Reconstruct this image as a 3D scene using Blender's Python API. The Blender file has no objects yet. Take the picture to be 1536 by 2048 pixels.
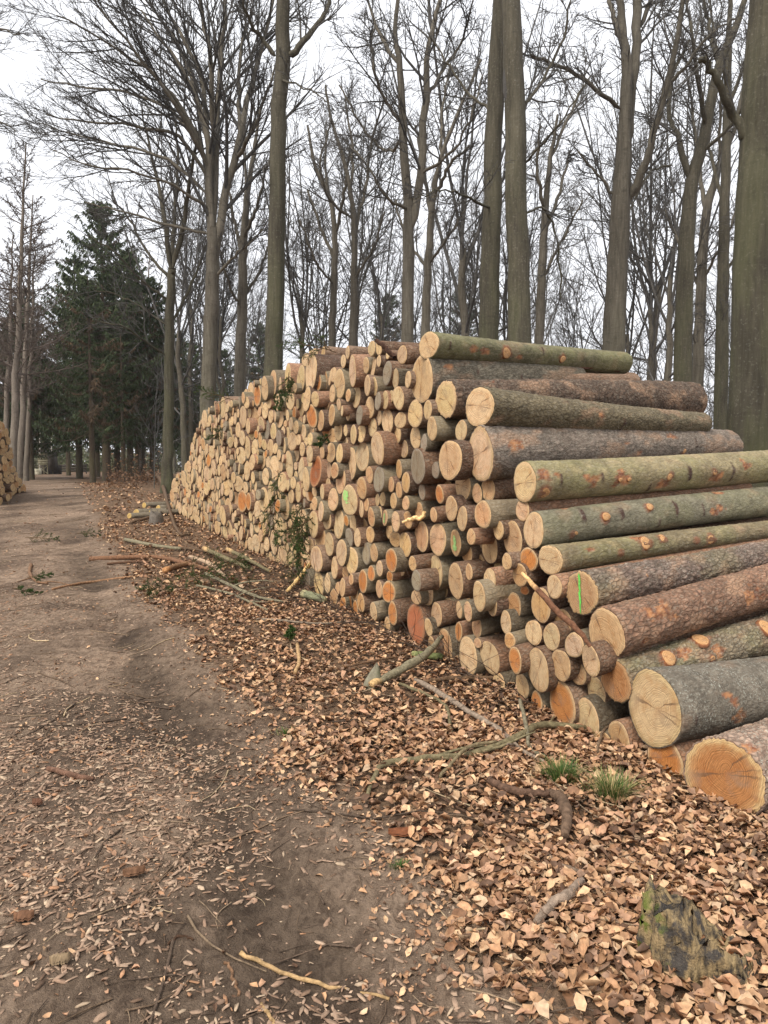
import bpy, math, random
import numpy as np
from mathutils import Matrix, Vector

# ------------------------------------------------------------------ camera, sky, sun, exposure
scene = bpy.context.scene
F = 1479.0                       # focal length in photo pixels (1536 x 2048)
EYE = 1.55
PITCH = math.atan(94 / F)
CP, SP = math.cos(PITCH), math.sin(PITCH)
cam_data = bpy.data.cameras.new("camera")
cam = bpy.data.objects.new("camera", cam_data)
scene.collection.objects.link(cam)
cam_data.sensor_fit = 'VERTICAL'
cam_data.sensor_height = 36.0
cam_data.lens = 36.0 * F / 2048
cam_data.clip_start = 0.05
cam_data.clip_end = 2000
cam.location = (0, 0, EYE)
cam.rotation_euler = (math.radians(90) - PITCH, 0, 0)
scene.camera = cam

SUN_EL, SUN_AZ = math.radians(50), math.radians(215)     # azimuth clockwise from +Y (behind, to the left)
world = bpy.data.worlds.new("World")
scene.world = world
world.use_nodes = True
wn = world.node_tree
wn.nodes.clear()
def wnode(t): return wn.nodes.new(t)
w_out = wnode('ShaderNodeOutputWorld'); w_bg = wnode('ShaderNodeBackground')
w_sky = wnode('ShaderNodeTexSky'); w_sky.sky_type = 'NISHITA'; w_sky.sun_disc = False
w_sky.sun_elevation = SUN_EL; w_sky.sun_rotation = SUN_AZ; w_sky.dust_density = 4.0; w_sky.air_density = 1.0
w_hsv = wnode('ShaderNodeHueSaturation'); w_hsv.inputs['Saturation'].default_value = 0.15
w_tc = wnode('ShaderNodeTexCoord'); w_no = wnode('ShaderNodeTexNoise')
w_no.inputs['Scale'].default_value = 2.2; w_no.inputs['Detail'].default_value = 5
w_ramp = wnode('ShaderNodeMapRange')
w_ramp.inputs['From Min'].default_value = 0.3; w_ramp.inputs['From Max'].default_value = 0.7
w_ramp.inputs['To Min'].default_value = 0.90; w_ramp.inputs['To Max'].default_value = 1.08
w_cloud = wnode('ShaderNodeMix'); w_cloud.data_type = 'RGBA'
w_cloud.inputs[0].default_value = 0.82
w_cloud.inputs[7].default_value = (9.0, 9.15, 9.6, 1)      # even overcast cloud sheet
w_mul = wnode('ShaderNodeMix'); w_mul.data_type = 'RGBA'; w_mul.blend_type = 'MULTIPLY'; w_mul.inputs[0].default_value = 1
wl = wn.links.new
wl(w_sky.outputs[0], w_hsv.inputs['Color']); wl(w_hsv.outputs[0], w_cloud.inputs[6])
wl(w_tc.outputs['Generated'], w_no.inputs['Vector']); wl(w_no.outputs[0], w_ramp.inputs['Value'])
wl(w_cloud.outputs[2], w_mul.inputs[6]); wl(w_ramp.outputs[0], w_mul.inputs[7])
wl(w_mul.outputs[2], w_bg.inputs['Color']); wl(w_bg.outputs[0], w_out.inputs['Surface'])
w_bg.inputs['Strength'].default_value = 0.066

sun_data = bpy.data.lights.new("sun", 'SUN')
sun_data.energy = 1.5; sun_data.angle = math.radians(22); sun_data.color = (1.0, 0.93, 0.82)
sun = bpy.data.objects.new("sun", sun_data)
scene.collection.objects.link(sun)
_sd = Vector((math.sin(SUN_AZ) * math.cos(SUN_EL), math.cos(SUN_AZ) * math.cos(SUN_EL), math.sin(SUN_EL)))
sun.rotation_euler = _sd.to_track_quat('Z', 'Y').to_euler()
scene.view_settings.view_transform = 'Standard'
scene.view_settings.look = 'None'
scene.view_settings.gamma = 1.0
scene.view_settings.use_curve_mapping = False
scene.view_settings.exposure = 1.28
scene.render.engine = 'CYCLES'
scene.cycles.max_bounces = 6
scene.cycles.diffuse_bounces = 3

# ------------------------------------------------------------------ helpers
RNG = np.random.default_rng(11)
random.seed(4)
COL = scene.collection

def srgb(r, g, b):
    return tuple(((c / 255 + 0.055) / 1.055) ** 2.4 if c > 10 else c / 255 / 12.92 for c in (r, g, b))

def ray(px, py):
    x = (px - 768) / F; y = (1024 - py) / F
    return np.array([x, CP + y * SP, -SP + y * CP])

def ground(Y):
    t = np.clip((np.asarray(Y, float) - 10) / 18, 0, 1)
    return .75 * t * t * (3 - 2 * t)

def at_depth(px, py, Y):
    d = ray(px, py); s = Y / d[1]
    return np.array([d[0] * s, Y, EYE + d[2] * s])

def hash3(i, j, k, seed):
    h = (i.astype(np.int64) * 374761393 + j.astype(np.int64) * 668265263 + k.astype(np.int64) * 2147483647 + seed * 144665) & 0x7fffffff
    h = ((h ^ (h >> 13)) * 1274126177) & 0x7fffffff
    h = (h ^ (h >> 16)) & 0xffff
    return h / 65535.0

def vnoise(x, y, z=None, seed=0):
    z = np.zeros_like(x) if z is None else z
    i, j, k = np.floor(x), np.floor(y), np.floor(z)
    fx, fy, fz = x - i, y - j, z - k
    fx, fy, fz = [f * f * (3 - 2 * f) for f in (fx, fy, fz)]
    i, j, k = i.astype(np.int64), j.astype(np.int64), k.astype(np.int64)
    r = 0
    for a in (0, 1):
        for b in (0, 1):
            for c in (0, 1):
                r = r + hash3(i + a, j + b, k + c, seed) * (fx if a else 1 - fx) * (fy if b else 1 - fy) * (fz if c else 1 - fz)
    return r

def fbm(x, y, z=None, oct=4, seed=0):
    s, a, t = 0, 1, 0
    z = np.zeros_like(x) if z is None else z
    for o in range(oct):
        s = s + a * vnoise(x * 2 ** o, y * 2 ** o, z * 2 ** o, seed + o); t += a; a *= .5
    return s / t

def worley(x, y, z, seed=0):
    i0, j0, k0 = [np.floor(v).astype(np.int64) for v in (x, y, z)]
    f1 = np.full(x.shape, 9.); f2 = np.full(x.shape, 9.); idv = np.zeros(x.shape)
    for a in (-1, 0, 1):
        for b in (-1, 0, 1):
            for c in (-1, 0, 1):
                i, j, k = i0 + a, j0 + b, k0 + c
                d = np.sqrt((i + hash3(i, j, k, seed) - x) ** 2 + (j + hash3(i, j, k, seed + 7) - y) ** 2 + (k + hash3(i, j, k, seed + 13) - z) ** 2)
                m = d < f1
                f2 = np.where(m, f1, np.minimum(f2, d)); idv = np.where(m, hash3(i, j, k, seed + 23), idv); f1 = np.where(m, d, f1)
    return f1, f2, idv

def mesh_of(name, V, faces, mat, tint=None, uv=None, smooth=True):
    """faces: list of (M,k) int arrays. tint: (N,4) per point. uv: (N,2) per point."""
    me = bpy.data.meshes.new(name)
    V = np.asarray(V, np.float32)
    if not isinstance(faces, (list, tuple)): faces = [faces]
    faces = [np.asarray(f, np.int32) for f in faces if len(f)]
    loops = np.concatenate([f.ravel() for f in faces])
    sizes = np.concatenate([np.full(len(f), f.shape[1], np.int32) for f in faces])
    starts = np.concatenate([[0], np.cumsum(sizes)[:-1]]).astype(np.int32)
    me.vertices.add(len(V)); me.vertices.foreach_set('co', V.ravel())
    me.loops.add(len(loops)); me.loops.foreach_set('vertex_index', loops)
    me.polygons.add(len(sizes)); me.polygons.foreach_set('loop_start', starts); me.polygons.foreach_set('loop_total', sizes)
    if smooth: me.polygons.foreach_set('use_smooth', np.ones(len(sizes), bool))
    me.update(calc_edges=True)
    if tint is not None:
        at = me.attributes.new('tint', 'FLOAT_COLOR', 'POINT')
        at.data.foreach_set('color', np.asarray(tint, np.float32).ravel())
    if uv is not None:
        ul = me.uv_layers.new(name='UVMap')
        ul.data.foreach_set('uv', np.asarray(uv, np.float32)[loops].ravel())
    if mat: me.materials.append(mat)
    me.validate()
    return me

def link(name, data, parent=None, loc=None, label=None, cat=None, group=None, kind=None):
    o = bpy.data.objects.new(name, data)
    COL.objects.link(o)
    if parent is not None: o.parent = parent
    if loc is not None: o.location = tuple(float(v) for v in loc)
    if label: o['label'] = label
    if cat: o['category'] = cat
    if group: o['group'] = group
    if kind: o['kind'] = kind
    return o

def tubes(P, R, S, caps=False):
    """P (N,K,3), R (N,K) -> verts, quads"""
    N, K, _ = P.shape
    T = np.empty_like(P)
    T[:, 1:-1] = P[:, 2:] - P[:, :-2]; T[:, 0] = P[:, 1] - P[:, 0]; T[:, -1] = P[:, -1] - P[:, -2]
    T /= np.linalg.norm(T, axis=2, keepdims=True) + 1e-9
    ch = np.abs(P[:, -1] - P[:, 0]); ref = np.zeros((N, 3)); ref[np.arange(N), np.argmin(ch, axis=1)] = 1
    A = np.cross(T, ref[:, None, :]); A /= np.linalg.norm(A, axis=2, keepdims=True) + 1e-9
    B = np.cross(T, A)
    th = np.arange(S) * 2 * math.pi / S
    V = P[:, :, None, :] + R[:, :, None, None] * (A[:, :, None, :] * np.cos(th)[None, None, :, None] + B[:, :, None, :] * np.sin(th)[None, None, :, None])
    base = (np.arange(N) * K * S)[:, None, None] + (np.arange(K - 1) * S)[None, :, None]
    s = np.arange(S)[None, None, :]; s2 = (np.arange(S)[None, None, :] + 1) % S
    Q = np.stack([base + s, base + s2, base + S + s2, base + S + s], axis=-1).reshape(-1, 4)
    return V.reshape(-1, 3), Q

def joinm(parts):
    """[(V,Q)...] -> V,[quads]"""
    vs, qs, o = [], [], 0
    for V, Q in parts:
        vs.append(V); qs.append(Q + o); o += len(V)
    return np.concatenate(vs), np.concatenate(qs)

def resample(pts, K):
    """Catmull-Rom through rows of pts (any columns) -> K rows"""
    p = np.asarray(pts, float)
    if len(p) == 2: p = np.array([p[0], (p[0] + p[1]) / 2, p[1]])
    q = np.vstack([2 * p[0] - p[1], p, 2 * p[-1] - p[-2]])
    n = len(p) - 1
    t = np.linspace(0, n - 1e-6, K); i = t.astype(int); f = (t - i)[:, None]
    a, b, c, d = q[i], q[i + 1], q[i + 2], q[i + 3]
    return .5 * (2 * b + (c - a) * f + (2 * a - 5 * b + 4 * c - d) * f ** 2 + (3 * b - a - 3 * c + d) * f ** 3)

# ------------------------------------------------------------------ materials
def mat_new(name, rough=0.8, spec=0.3):
    m = bpy.data.materials.new(name); m.use_nodes = True
    nt = m.node_tree; b = nt.nodes['Principled BSDF']
    b.inputs['Roughness'].default_value = rough
    b.inputs['Specular IOR Level'].default_value = spec
    return m, nt, b

class NT:
    def __init__(s, nt): s.nt = nt
    def n(s, t, **kw):
        x = s.nt.nodes.new(t)
        for k, v in kw.items(): setattr(x, k, v)
        return x
    def l(s, a, b): s.nt.links.new(a, b)
    def val(s, sock, v):
        if isinstance(v, bpy.types.NodeSocket): s.l(v, sock)
        else: sock.default_value = v
    def attr(s, name, typ='GEOMETRY'):
        x = s.n('ShaderNodeAttribute', attribute_name=name, attribute_type=typ); return x
    def noise(s, vec, scale, detail=4, rough=.55, dist=0.0, dim='3D'):
        x = s.n('ShaderNodeTexNoise', noise_dimensions=dim)
        if vec is not None: s.l(vec, x.inputs['Vector'] if dim != '1D' else x.inputs['W'])
        x.inputs['Scale'].default_value = scale; x.inputs['Detail'].default_value = detail
        x.inputs['Roughness'].default_value = rough; x.inputs['Distortion'].default_value = dist
        return x.outputs[0]
    def voro(s, vec, scale, feat='F1', out='Distance'):
        x = s.n('ShaderNodeTexVoronoi', feature=feat); s.l(vec, x.inputs['Vector']); x.inputs['Scale'].default_value = scale
        return x.outputs[out]
    def map(s, vec, scale=(1, 1, 1), loc=(0, 0, 0)):
        x = s.n('ShaderNodeMapping'); s.l(vec, x.inputs[0]); s.val(x.inputs['Location'], loc); x.inputs['Scale'].default_value = scale
        return x.outputs[0]
    def math(s, op, a, b=0.0, c=0.0):
        x = s.n('ShaderNodeMath', operation=op); s.val(x.inputs[0], a); s.val(x.inputs[1], b); s.val(x.inputs[2], c); return x.outputs[0]
    def rng(s, v, a, b, c=0.0, d=1.0, smooth=False):
        x = s.n('ShaderNodeMapRange'); x.interpolation_type = 'SMOOTHSTEP' if smooth else 'LINEAR'
        s.val(x.inputs['Value'], v)
        for k, q in zip(('From Min', 'From Max', 'To Min', 'To Max'), (a, b, c, d)): s.val(x.inputs[k], q)
        return x.outputs[0]
    def mix(s, f, a, b, mode='MIX'):
        x = s.n('ShaderNodeMix', data_type='RGBA', blend_type=mode)
        s.val(x.inputs[0], f)
        for i, v in ((6, a), (7, b)):
            if isinstance(v, bpy.types.NodeSocket): s.l(v, x.inputs[i])
            else: x.inputs[i].default_value = (*v[:3], 1)
        return x.outputs[2]
    def bump(s, h, strength, dist, normal=None):
        x = s.n('ShaderNodeBump'); s.l(h, x.inputs['Height']); x.inputs['Strength'].default_value = strength; x.inputs['Distance'].default_value = dist
        if normal: s.l(normal, x.inputs['Normal'])
        return x.outputs[0]

def m_log_bark():
    m, nt, b = mat_new('log_bark', .85, .2); N = NT(nt)
    uv = N.n('ShaderNodeUVMap').outputs[0]; at = N.attr('tint'); kind = at.outputs['Alpha']
    v1 = N.map(uv, (1, .5, 1))
    n1 = N.noise(uv, 9, 5, .6); n2 = N.noise(v1, 55, 5, .65, .6); n3 = N.noise(uv, 260, 3, .6)
    cell = N.voro(N.map(uv, (1, .55, 1)), 42, 'DISTANCE_TO_EDGE')
    crack = N.rng(N.math('ADD', cell, N.math('MULTIPLY', n2, .25)), .06, .30)
    col = N.mix(1, at.outputs['Color'], N.rng(n1, .25, .75, .62, 1.38), 'MULTIPLY')
    col = N.mix(N.rng(n2, .50, .72, 0, .55), col, (.30, .27, .21))
    col = N.mix(N.math('MULTIPLY', N.math('SUBTRACT', 1, crack), N.math('MULTIPLY', kind, .75)), col, (.045, .028, .018))
    col = N.mix(N.rng(n3, .62, .72, 0, .35), col, (.05, .035, .025))
    lich = N.attr('lichen', 'OBJECT').outputs['Fac']
    sp = N.rng(N.noise(uv, 75, 6, .75), .54, .60); big = N.rng(N.noise(uv, 5, 2), .36, .55)
    col = N.mix(N.math('MULTIPLY', N.math('MULTIPLY', sp, big), lich), col, (.50, .52, .44))
    N.l(col, b.inputs['Base Color'])
    h = N.math('ADD', N.math('MULTIPLY', crack, N.math('ADD', .15, kind)), N.math('MULTIPLY', n2, .8))
    h = N.math('ADD', h, N.math('MULTIPLY', n3, .35))
    N.l(N.bump(h, .75, .008), b.inputs['Normal'])
    return m

def m_cut():
    m, nt, b = mat_new('cut_wood', .75, .2); N = NT(nt)
    uv = N.n('ShaderNodeUVMap').outputs[0]; at = N.attr('tint'); R = at.outputs['Alpha']
    warp = N.n('ShaderNodeVectorMath', operation='MULTIPLY_ADD')
    nz = N.n('ShaderNodeTexNoise'); N.l(uv, nz.inputs['Vector']); nz.inputs['Scale'].default_value = 1.6; nz.inputs['Detail'].default_value = 3
    N.l(nz.outputs['Color'], warp.inputs[0]); warp.inputs[1].default_value = (.30, .30, 0); N.l(uv, warp.inputs[2])
    ln = N.n('ShaderNodeVectorMath', operation='LENGTH')
    off = N.n('ShaderNodeVectorMath', operation='SUBTRACT'); N.l(warp.outputs[0], off.inputs[0]); off.inputs[1].default_value = (.15, .10, 0)
    N.l(off.outputs[0], ln.inputs[0])
    rr = N.math('MULTIPLY', ln.outputs['Value'], R)
    ring = N.noise(rr, 170, 2, .6, 0, '1D'); ring2 = N.math('SINE', N.math('MULTIPLY', rr, 700))
    saw = N.noise(N.map(uv, (3, 46, 1)), 1.0, 3, .6, .8)
    blot = N.noise(uv, 2.2, 4, .6); fine = N.noise(uv, 60, 3, .7)
    wth = N.noise(uv, 1.1, 3, .6)
    col = N.mix(1, at.outputs['Color'], N.rng(ring, .3, .7, .68, 1.18), 'MULTIPLY')
    col = N.mix(1, col, N.rng(ring2, -1, 1, .82, 1.07), 'MULTIPLY')
    col = N.mix(1, col, N.rng(saw, .3, .7, .70, 1.20), 'MULTIPLY')
    col = N.mix(1, col, N.rng(fine, .3, .7, .88, 1.1), 'MULTIPLY')
    col = N.mix(N.rng(blot, .47, .68, 0, .75), col, N.mix(1, at.outputs['Color'], (.72, .55, .40), 'MULTIPLY'))
    col = N.mix(N.rng(blot, .48, .30, 0, .35), col, N.mix(1, at.outputs['Color'], (1.15, 1.1, 1.05), 'MULTIPLY'))
    ang = N.n('ShaderNodeTexNoise'); nrm = N.n('ShaderNodeVectorMath', operation='NORMALIZE'); N.l(off.outputs[0], nrm.inputs[0])
    N.l(nrm.outputs[0], ang.inputs['Vector']); ang.inputs['Scale'].default_value = 3.2; ang.inputs['Detail'].default_value = 2
    N.l(ang.inputs['Vector'].links[0].from_socket, ang.inputs['Vector'])
    check = N.math('MULTIPLY', N.math('MULTIPLY', N.rng(ang.outputs[0], .615, .64), N.rng(ln.outputs['Value'], .95, .6)), N.rng(ln.outputs['Value'], .02, .10))
    col = N.mix(N.math('MULTIPLY', check, .7), col, (.10, .055, .03))
    col = N.mix(N.rng(wth, .55, .72, 0, .55), col, (.25, .205, .15))
    col = N.mix(N.rng(N.noise(uv, 5, 5, .7), .63, .70, 0, .55), col, (.12, .07, .04))
    pith = N.rng(ln.outputs['Value'], .05, .0)
    col = N.mix(N.math('MULTIPLY', pith, .5), col, (.16, .08, .04))
    N.l(col, b.inputs['Base Color'])
    h = N.math('ADD', N.math('MULTIPLY', saw, .7), N.math('MULTIPLY', fine, .5))
    N.l(N.bump(h, .5, .004), b.inputs['Normal'])
    return m

def m_tree_bark(name, c1, c2, moss, mossamt, zmoss=3.0, scale=1.0):
    m, nt, b = mat_new(name, .85, .15); N = NT(nt)
    g = N.n('ShaderNodeNewGeometry').outputs['Position']
    ob = N.n('ShaderNodeTexCoord').outputs['Object']
    info = N.n('ShaderNodeObjectInfo').outputs['Random']
    n1 = N.noise(N.map(g, (1.2, 1.2, .35)), 2.2 * scale, 5, .6); n2 = N.noise(N.map(g, (1, 1, 3.2)), 2.6 * scale, 5, .62, 1.2); n3 = N.noise(N.map(g, (6, 6, .55)), 3.2 * scale, 5, .65, .4); n4 = N.noise(g, 26, 4, .7)
    col = N.mix(N.rng(n1, .3, .7), c1, c2)
    col = N.mix(N.rng(n2, .54, .70, 0, .5), col, (.045, .038, .03))
    col = N.mix(N.rng(n4, .56, .68, 0, .4), col, (.22, .21, .175))
    col = N.mix(1, col, N.rng(n3, .3, .7, .62, 1.25), 'MULTIPLY')
    col = N.mix(1, col, N.rng(info, 0, 1, .8, 1.15), 'MULTIPLY')
    sep = N.n('ShaderNodeSeparateXYZ'); N.l(g, sep.inputs[0])
    mm = N.math('MULTIPLY', N.rng(sep.outputs[2], zmoss * 2.2, .3), N.rng(n1, .38, .62))
    col = N.mix(N.math('MULTIPLY', mm, mossamt), col, moss)
    N.l(col, b.inputs['Base Color'])
    N.l(N.bump(N.math('ADD', n3, N.math('MULTIPLY', n2, .6)), .45, .03), b.inputs['Normal'])
    return m

def m_flat(name, col, var=.25, scale=8, rough=.85, bump=.0, col2=None):
    m, nt, b = mat_new(name, rough, .2); N = NT(nt)
    ob = N.n('ShaderNodeTexCoord').outputs['Object']
    n1 = N.noise(ob, scale, 4, .6)
    c = N.mix(1, col, N.rng(n1, .3, .7, 1 - var, 1 + var), 'MULTIPLY')
    if col2: c = N.mix(N.rng(N.noise(ob, scale * .37, 3), .45, .6), c, col2)
    N.l(c, b.inputs['Base Color'])
    if bump: N.l(N.bump(N.noise(ob, scale * 3, 4, .65), .6, bump), b.inputs['Normal'])
    return m

def m_tint(name, rough=.7, spec=.25, trans=0.0, scale=70, var=.2, bump=0.0):
    m, nt, b = mat_new(name, rough, spec); N = NT(nt)
    at = N.attr('tint'); g = N.n('ShaderNodeNewGeometry').outputs['Position']
    c = N.mix(1, at.outputs['Color'], N.rng(N.noise(g, scale, 3), .3, .7, 1 - var, 1 + var), 'MULTIPLY')
    N.l(c, b.inputs['Base Color'])
    if bump: N.l(N.bump(N.noise(g, scale * 1.6, 5, .7), .9, bump), b.inputs['Normal'])
    return m

def m_ground():
    m, nt, b = mat_new('soil', .95, .12); N = NT(nt)
    g = N.n('ShaderNodeNewGeometry').outputs['Position']; at = N.attr('tint'); lit = at.outputs['Alpha']
    n1 = N.noise(g, .9, 5, .6); n2 = N.noise(g, 5, 6, .65, .4); n3 = N.noise(g, 45, 5, .7); n4 = N.noise(g, 160, 3, .7)
    soil = N.mix(N.rng(n2, .3, .7), (.165, .118, .083), (.335, .244, .175))
    soil = N.mix(N.rng(n1, .52, .60, 0, .65), soil, (.095, .064, .046))
    n5 = N.noise(N.map(g, (1.6, .8, 1)), 14, 5, .7, .6)
    soil = N.mix(N.rng(n5, .50, .60, 0, .55), soil, (.085, .056, .040))
    soil = N.mix(N.rng(n5, .46, .36, 0, .45), soil, (.40, .295, .215))
    soil = N.mix(N.rng(n3, .55, .75, 0, .5), soil, (.36, .265, .20))
    soil = N.mix(N.rng(n4, .60, .72, 0, .5), soil, (.05, .034, .024))
    soil = N.mix(1, soil, at.outputs['Color'], 'MULTIPLY')
    cell = N.voro(N.map(g, (1, 1, .4)), 19, 'F1', 'Color'); sepc = N.n('ShaderNodeSeparateColor'); N.l(cell, sepc.inputs[0])
    litc = N.mix(sepc.outputs[0], (.080, .050, .032), (.31, .20, .125))
    litc = N.mix(N.rng(n3, .45, .6, 0, .7), litc, (.05, .03, .018))
    col = N.mix(N.rng(N.math('ADD', lit, N.math('MULTIPLY', N.math('SUBTRACT', n2, .5), .8)), .35, .65), soil, litc)
    N.l(col, b.inputs['Base Color'])
    h = N.math('ADD', N.math('MULTIPLY', n3, 1.0), N.math('MULTIPLY', n4, .4)); h = N.math('ADD', h, N.math('MULTIPLY', n2, 1.5)); h = N.math('ADD', h, N.math('MULTIPLY', n5, 1.2))
    N.l(N.bump(h, 1.0, .022), b.inputs['Normal'])
    return m

M_BARK, M_CUT = m_log_bark(), m_cut()
M_BEECH = m_tree_bark('beech_bark', (.088, .076, .058), (.155, .136, .106), (.085, .088, .035), .55, 2.6)
M_BEECHG = m_tree_bark('green_beech_bark', (.058, .051, .036), (.100, .088, .064), (.066, .072, .028), .75, 4.0)
M_TWIG = m_tree_bark('twig_bark', (.068, .064, .060), (.115, .108, .100), (.09, .10, .03), .2, 1.0)
M_LARCH = m_tree_bark('larch_bark', (.15, .125, .10), (.24, .20, .165), (.10, .10, .05), .3, 2.0, 2.0)
M_LARCHTWIG = m_flat('larch_twig', (.105, .082, .068), .3)
M_SPRUCEBARK = m_tree_bark('spruce_trunk_bark', (.085, .062, .045), (.14, .105, .075), (.08, .085, .03), .5, 2.5, 2.0)
M_NEEDLE = m_tint('spruce_needles', .75, .2, scale=3, var=.35)
M_LEAF = m_tint('dead_leaf', .62, .3, scale=60, var=.28)
M_CHIP = m_tint('bark_flake', .8, .2, scale=90, var=.25)
M_STICK = m_tint('stick_bark', .85, .15, scale=45, var=.42, bump=.012)
M_GRASS = m_tint('grass_blade', .6, .3)
M_PAINT = m_flat('green_paint', (.13, .50, .085), .3, 60)
M_PAINTL = m_flat('pale_green_paint', (.28, .55, .16), .3, 60, col2=(.42, .48, .20))
M_PAINTF = m_flat('faded_green_paint', (.25, .40, .14), .3, 60)
M_SOIL = m_ground()

# ------------------------------------------------------------------ ground and path
def path_right(Y):
    Y = np.asarray(Y, float)
    return np.where(Y < 13, 1.35 - .48 * Y, -4.89 - .44 * (Y - 13))

def litter_mask(x, y):
    s = x - path_right(y) + .55 * (fbm(x * 1.1 + 7, y * 1.1, oct=3, seed=3) - .5)
    right = np.clip((s + .30) / .75, 0, 1)
    width = np.where(y < 20, 3.9, 3.9 - (y - 20) * .06)
    left = np.clip((-s - width) / .5, 0, 1)
    return np.clip(right + left, 0, 1)

def gz(x, y):
    x = np.asarray(x, float); y = np.asarray(y, float)
    s = x - path_right(y)
    near = np.clip((30 - np.hypot(x, y)) / 20, 0, 1)
    rut = -.045 * np.exp(-((s + .55) / .20) ** 2) - .05 * np.exp(-((s + 2.15) / .24) ** 2) + .02 * np.exp(-((s + 1.35) / .4) ** 2)
    n = .07 * (fbm(x * .8, y * .8, oct=3, seed=21) - .5) + .035 * (fbm(x * 4.5, y * 4.5, oct=4, seed=31) - .5) + .020 * (fbm(x * 15, y * 15, oct=3, seed=41) - .5)
    side = .05 * np.clip(s / .5, 0, 1)
    return ground(y) + near * (rut * (y > 0) + n + side * 0.6) - .02

def axis_lines(lo, hi, step, far_lo, far_hi, grow):
    a = list(np.arange(lo, hi, step)); st, v = step, hi
    while v < far_hi: a.append(v); st *= grow; v += st
    a.append(far_hi); st, v = step, lo; b = []
    while v > far_lo:
        st *= grow; v -= st; b.append(max(v, far_lo))
    return np.unique(np.array(b[::-1] + a))

gx = axis_lines(-3.2, 2.6, .045, -240, 240, 1.09)
gy = axis_lines(1.4, 7.5, .045, -40, 320, 1.055)
XX, YY = np.meshgrid(gx, gy)
GV = np.stack([XX, YY, gz(XX, YY)], -1).reshape(-1, 3)
lm = litter_mask(XX, YY).ravel()
ss = (XX - path_right(YY)).ravel()
fade = (YY.ravel() < 60)
dark = 1 - .54 * np.exp(-((ss + .5) / .28) ** 2) * (fbm(XX * .9, YY * .35, oct=2, seed=51).ravel() > .38) - .30 * np.exp(-((ss + 2.2) / .35) ** 2)
dark = dark * (1 - .38 * np.exp(-((ss + .95) / .5) ** 2) * (YY.ravel() < 5) * (fbm(XX * 2.1, YY * 2.1, oct=3, seed=63).ravel() > .46)) * (.66 + .66 * fbm(XX * 1.3, YY * 1.3, oct=3, seed=61).ravel())
gt = np.stack([dark, dark * .985, dark * .97, np.where(fade, lm, 1.0)], 1)
nx = len(gx)
ii, jj = np.meshgrid(np.arange(nx - 1), np.arange(len(gy) - 1))
q0 = (jj * nx + ii).ravel(); GQ = np.stack([q0, q0 + 1, q0 + nx + 1, q0 + nx], 1)
cx, cy = GV[GQ].mean(1)[:, 0], GV[GQ].mean(1)[:, 1]
sc = cx - path_right(cy)
onpath = (sc < .0) & (sc > -3.9) & (cy > 0) & (cy < 95)
def submesh(name, mask):
    q = GQ[mask]; u, inv = np.unique(q, return_inverse=True)
    return mesh_of(name, GV[u], inv.reshape(-1, 4), M_SOIL, gt[u])
ground_o = link('ground', submesh('ground', ~onpath), kind='structure')
path_o = link('path', submesh('path', onpath), kind='structure')

def ghit(px, py):
    d = ray(px, py); z = 0.0
    for _ in range(30):
        s = (z - EYE) / d[2]; z = float(gz(d[0] * s, d[1] * s))
    return np.array([d[0] * s, d[1] * s, z])

# ------------------------------------------------------------------ logs
PLANES = {'R': (np.array([1.51, 3.25]), np.array([-.393, .92])), 'L': (np.array([-1.81, 11.75]), np.array([-.447, .895]))}
for k in PLANES: PLANES[k] = (PLANES[k][0], PLANES[k][1] / np.linalg.norm(PLANES[k][1]))
CUTC = dict(P=(.58, .405, .215), T=(.51, .29, .130), O=(.50, .205, .062), G=(.31, .25, .175), R=(.27, .085, .032), S=(.42, .155, .065),
            V=(.57, .41, .23), W=(.48, .30, .15), X=(.50, .315, .15))
RIMC = dict(P=(.58, .40, .22), T=(.55, .37, .20), O=(.52, .35, .19), G=(.28, .23, .17), R=(.42, .22, .11), S=(.42, .20, .10),
            V=(.57, .41, .23), W=(.5, .33, .17), X=(.5, .33, .17))
BARKS = [((1.35 * b[0], 1.2 * b[1], 1.12 * b[2]), k) for b, k in [((.135, .120, .080), .35), ((.165, .115, .080), .8), ((.095, .060, .042), .95), ((.12, .075, .048), .8), ((.15, .13, .088), .4), ((.10, .085, .058), .6), ((.20, .12, .075), .7)]]

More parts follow.
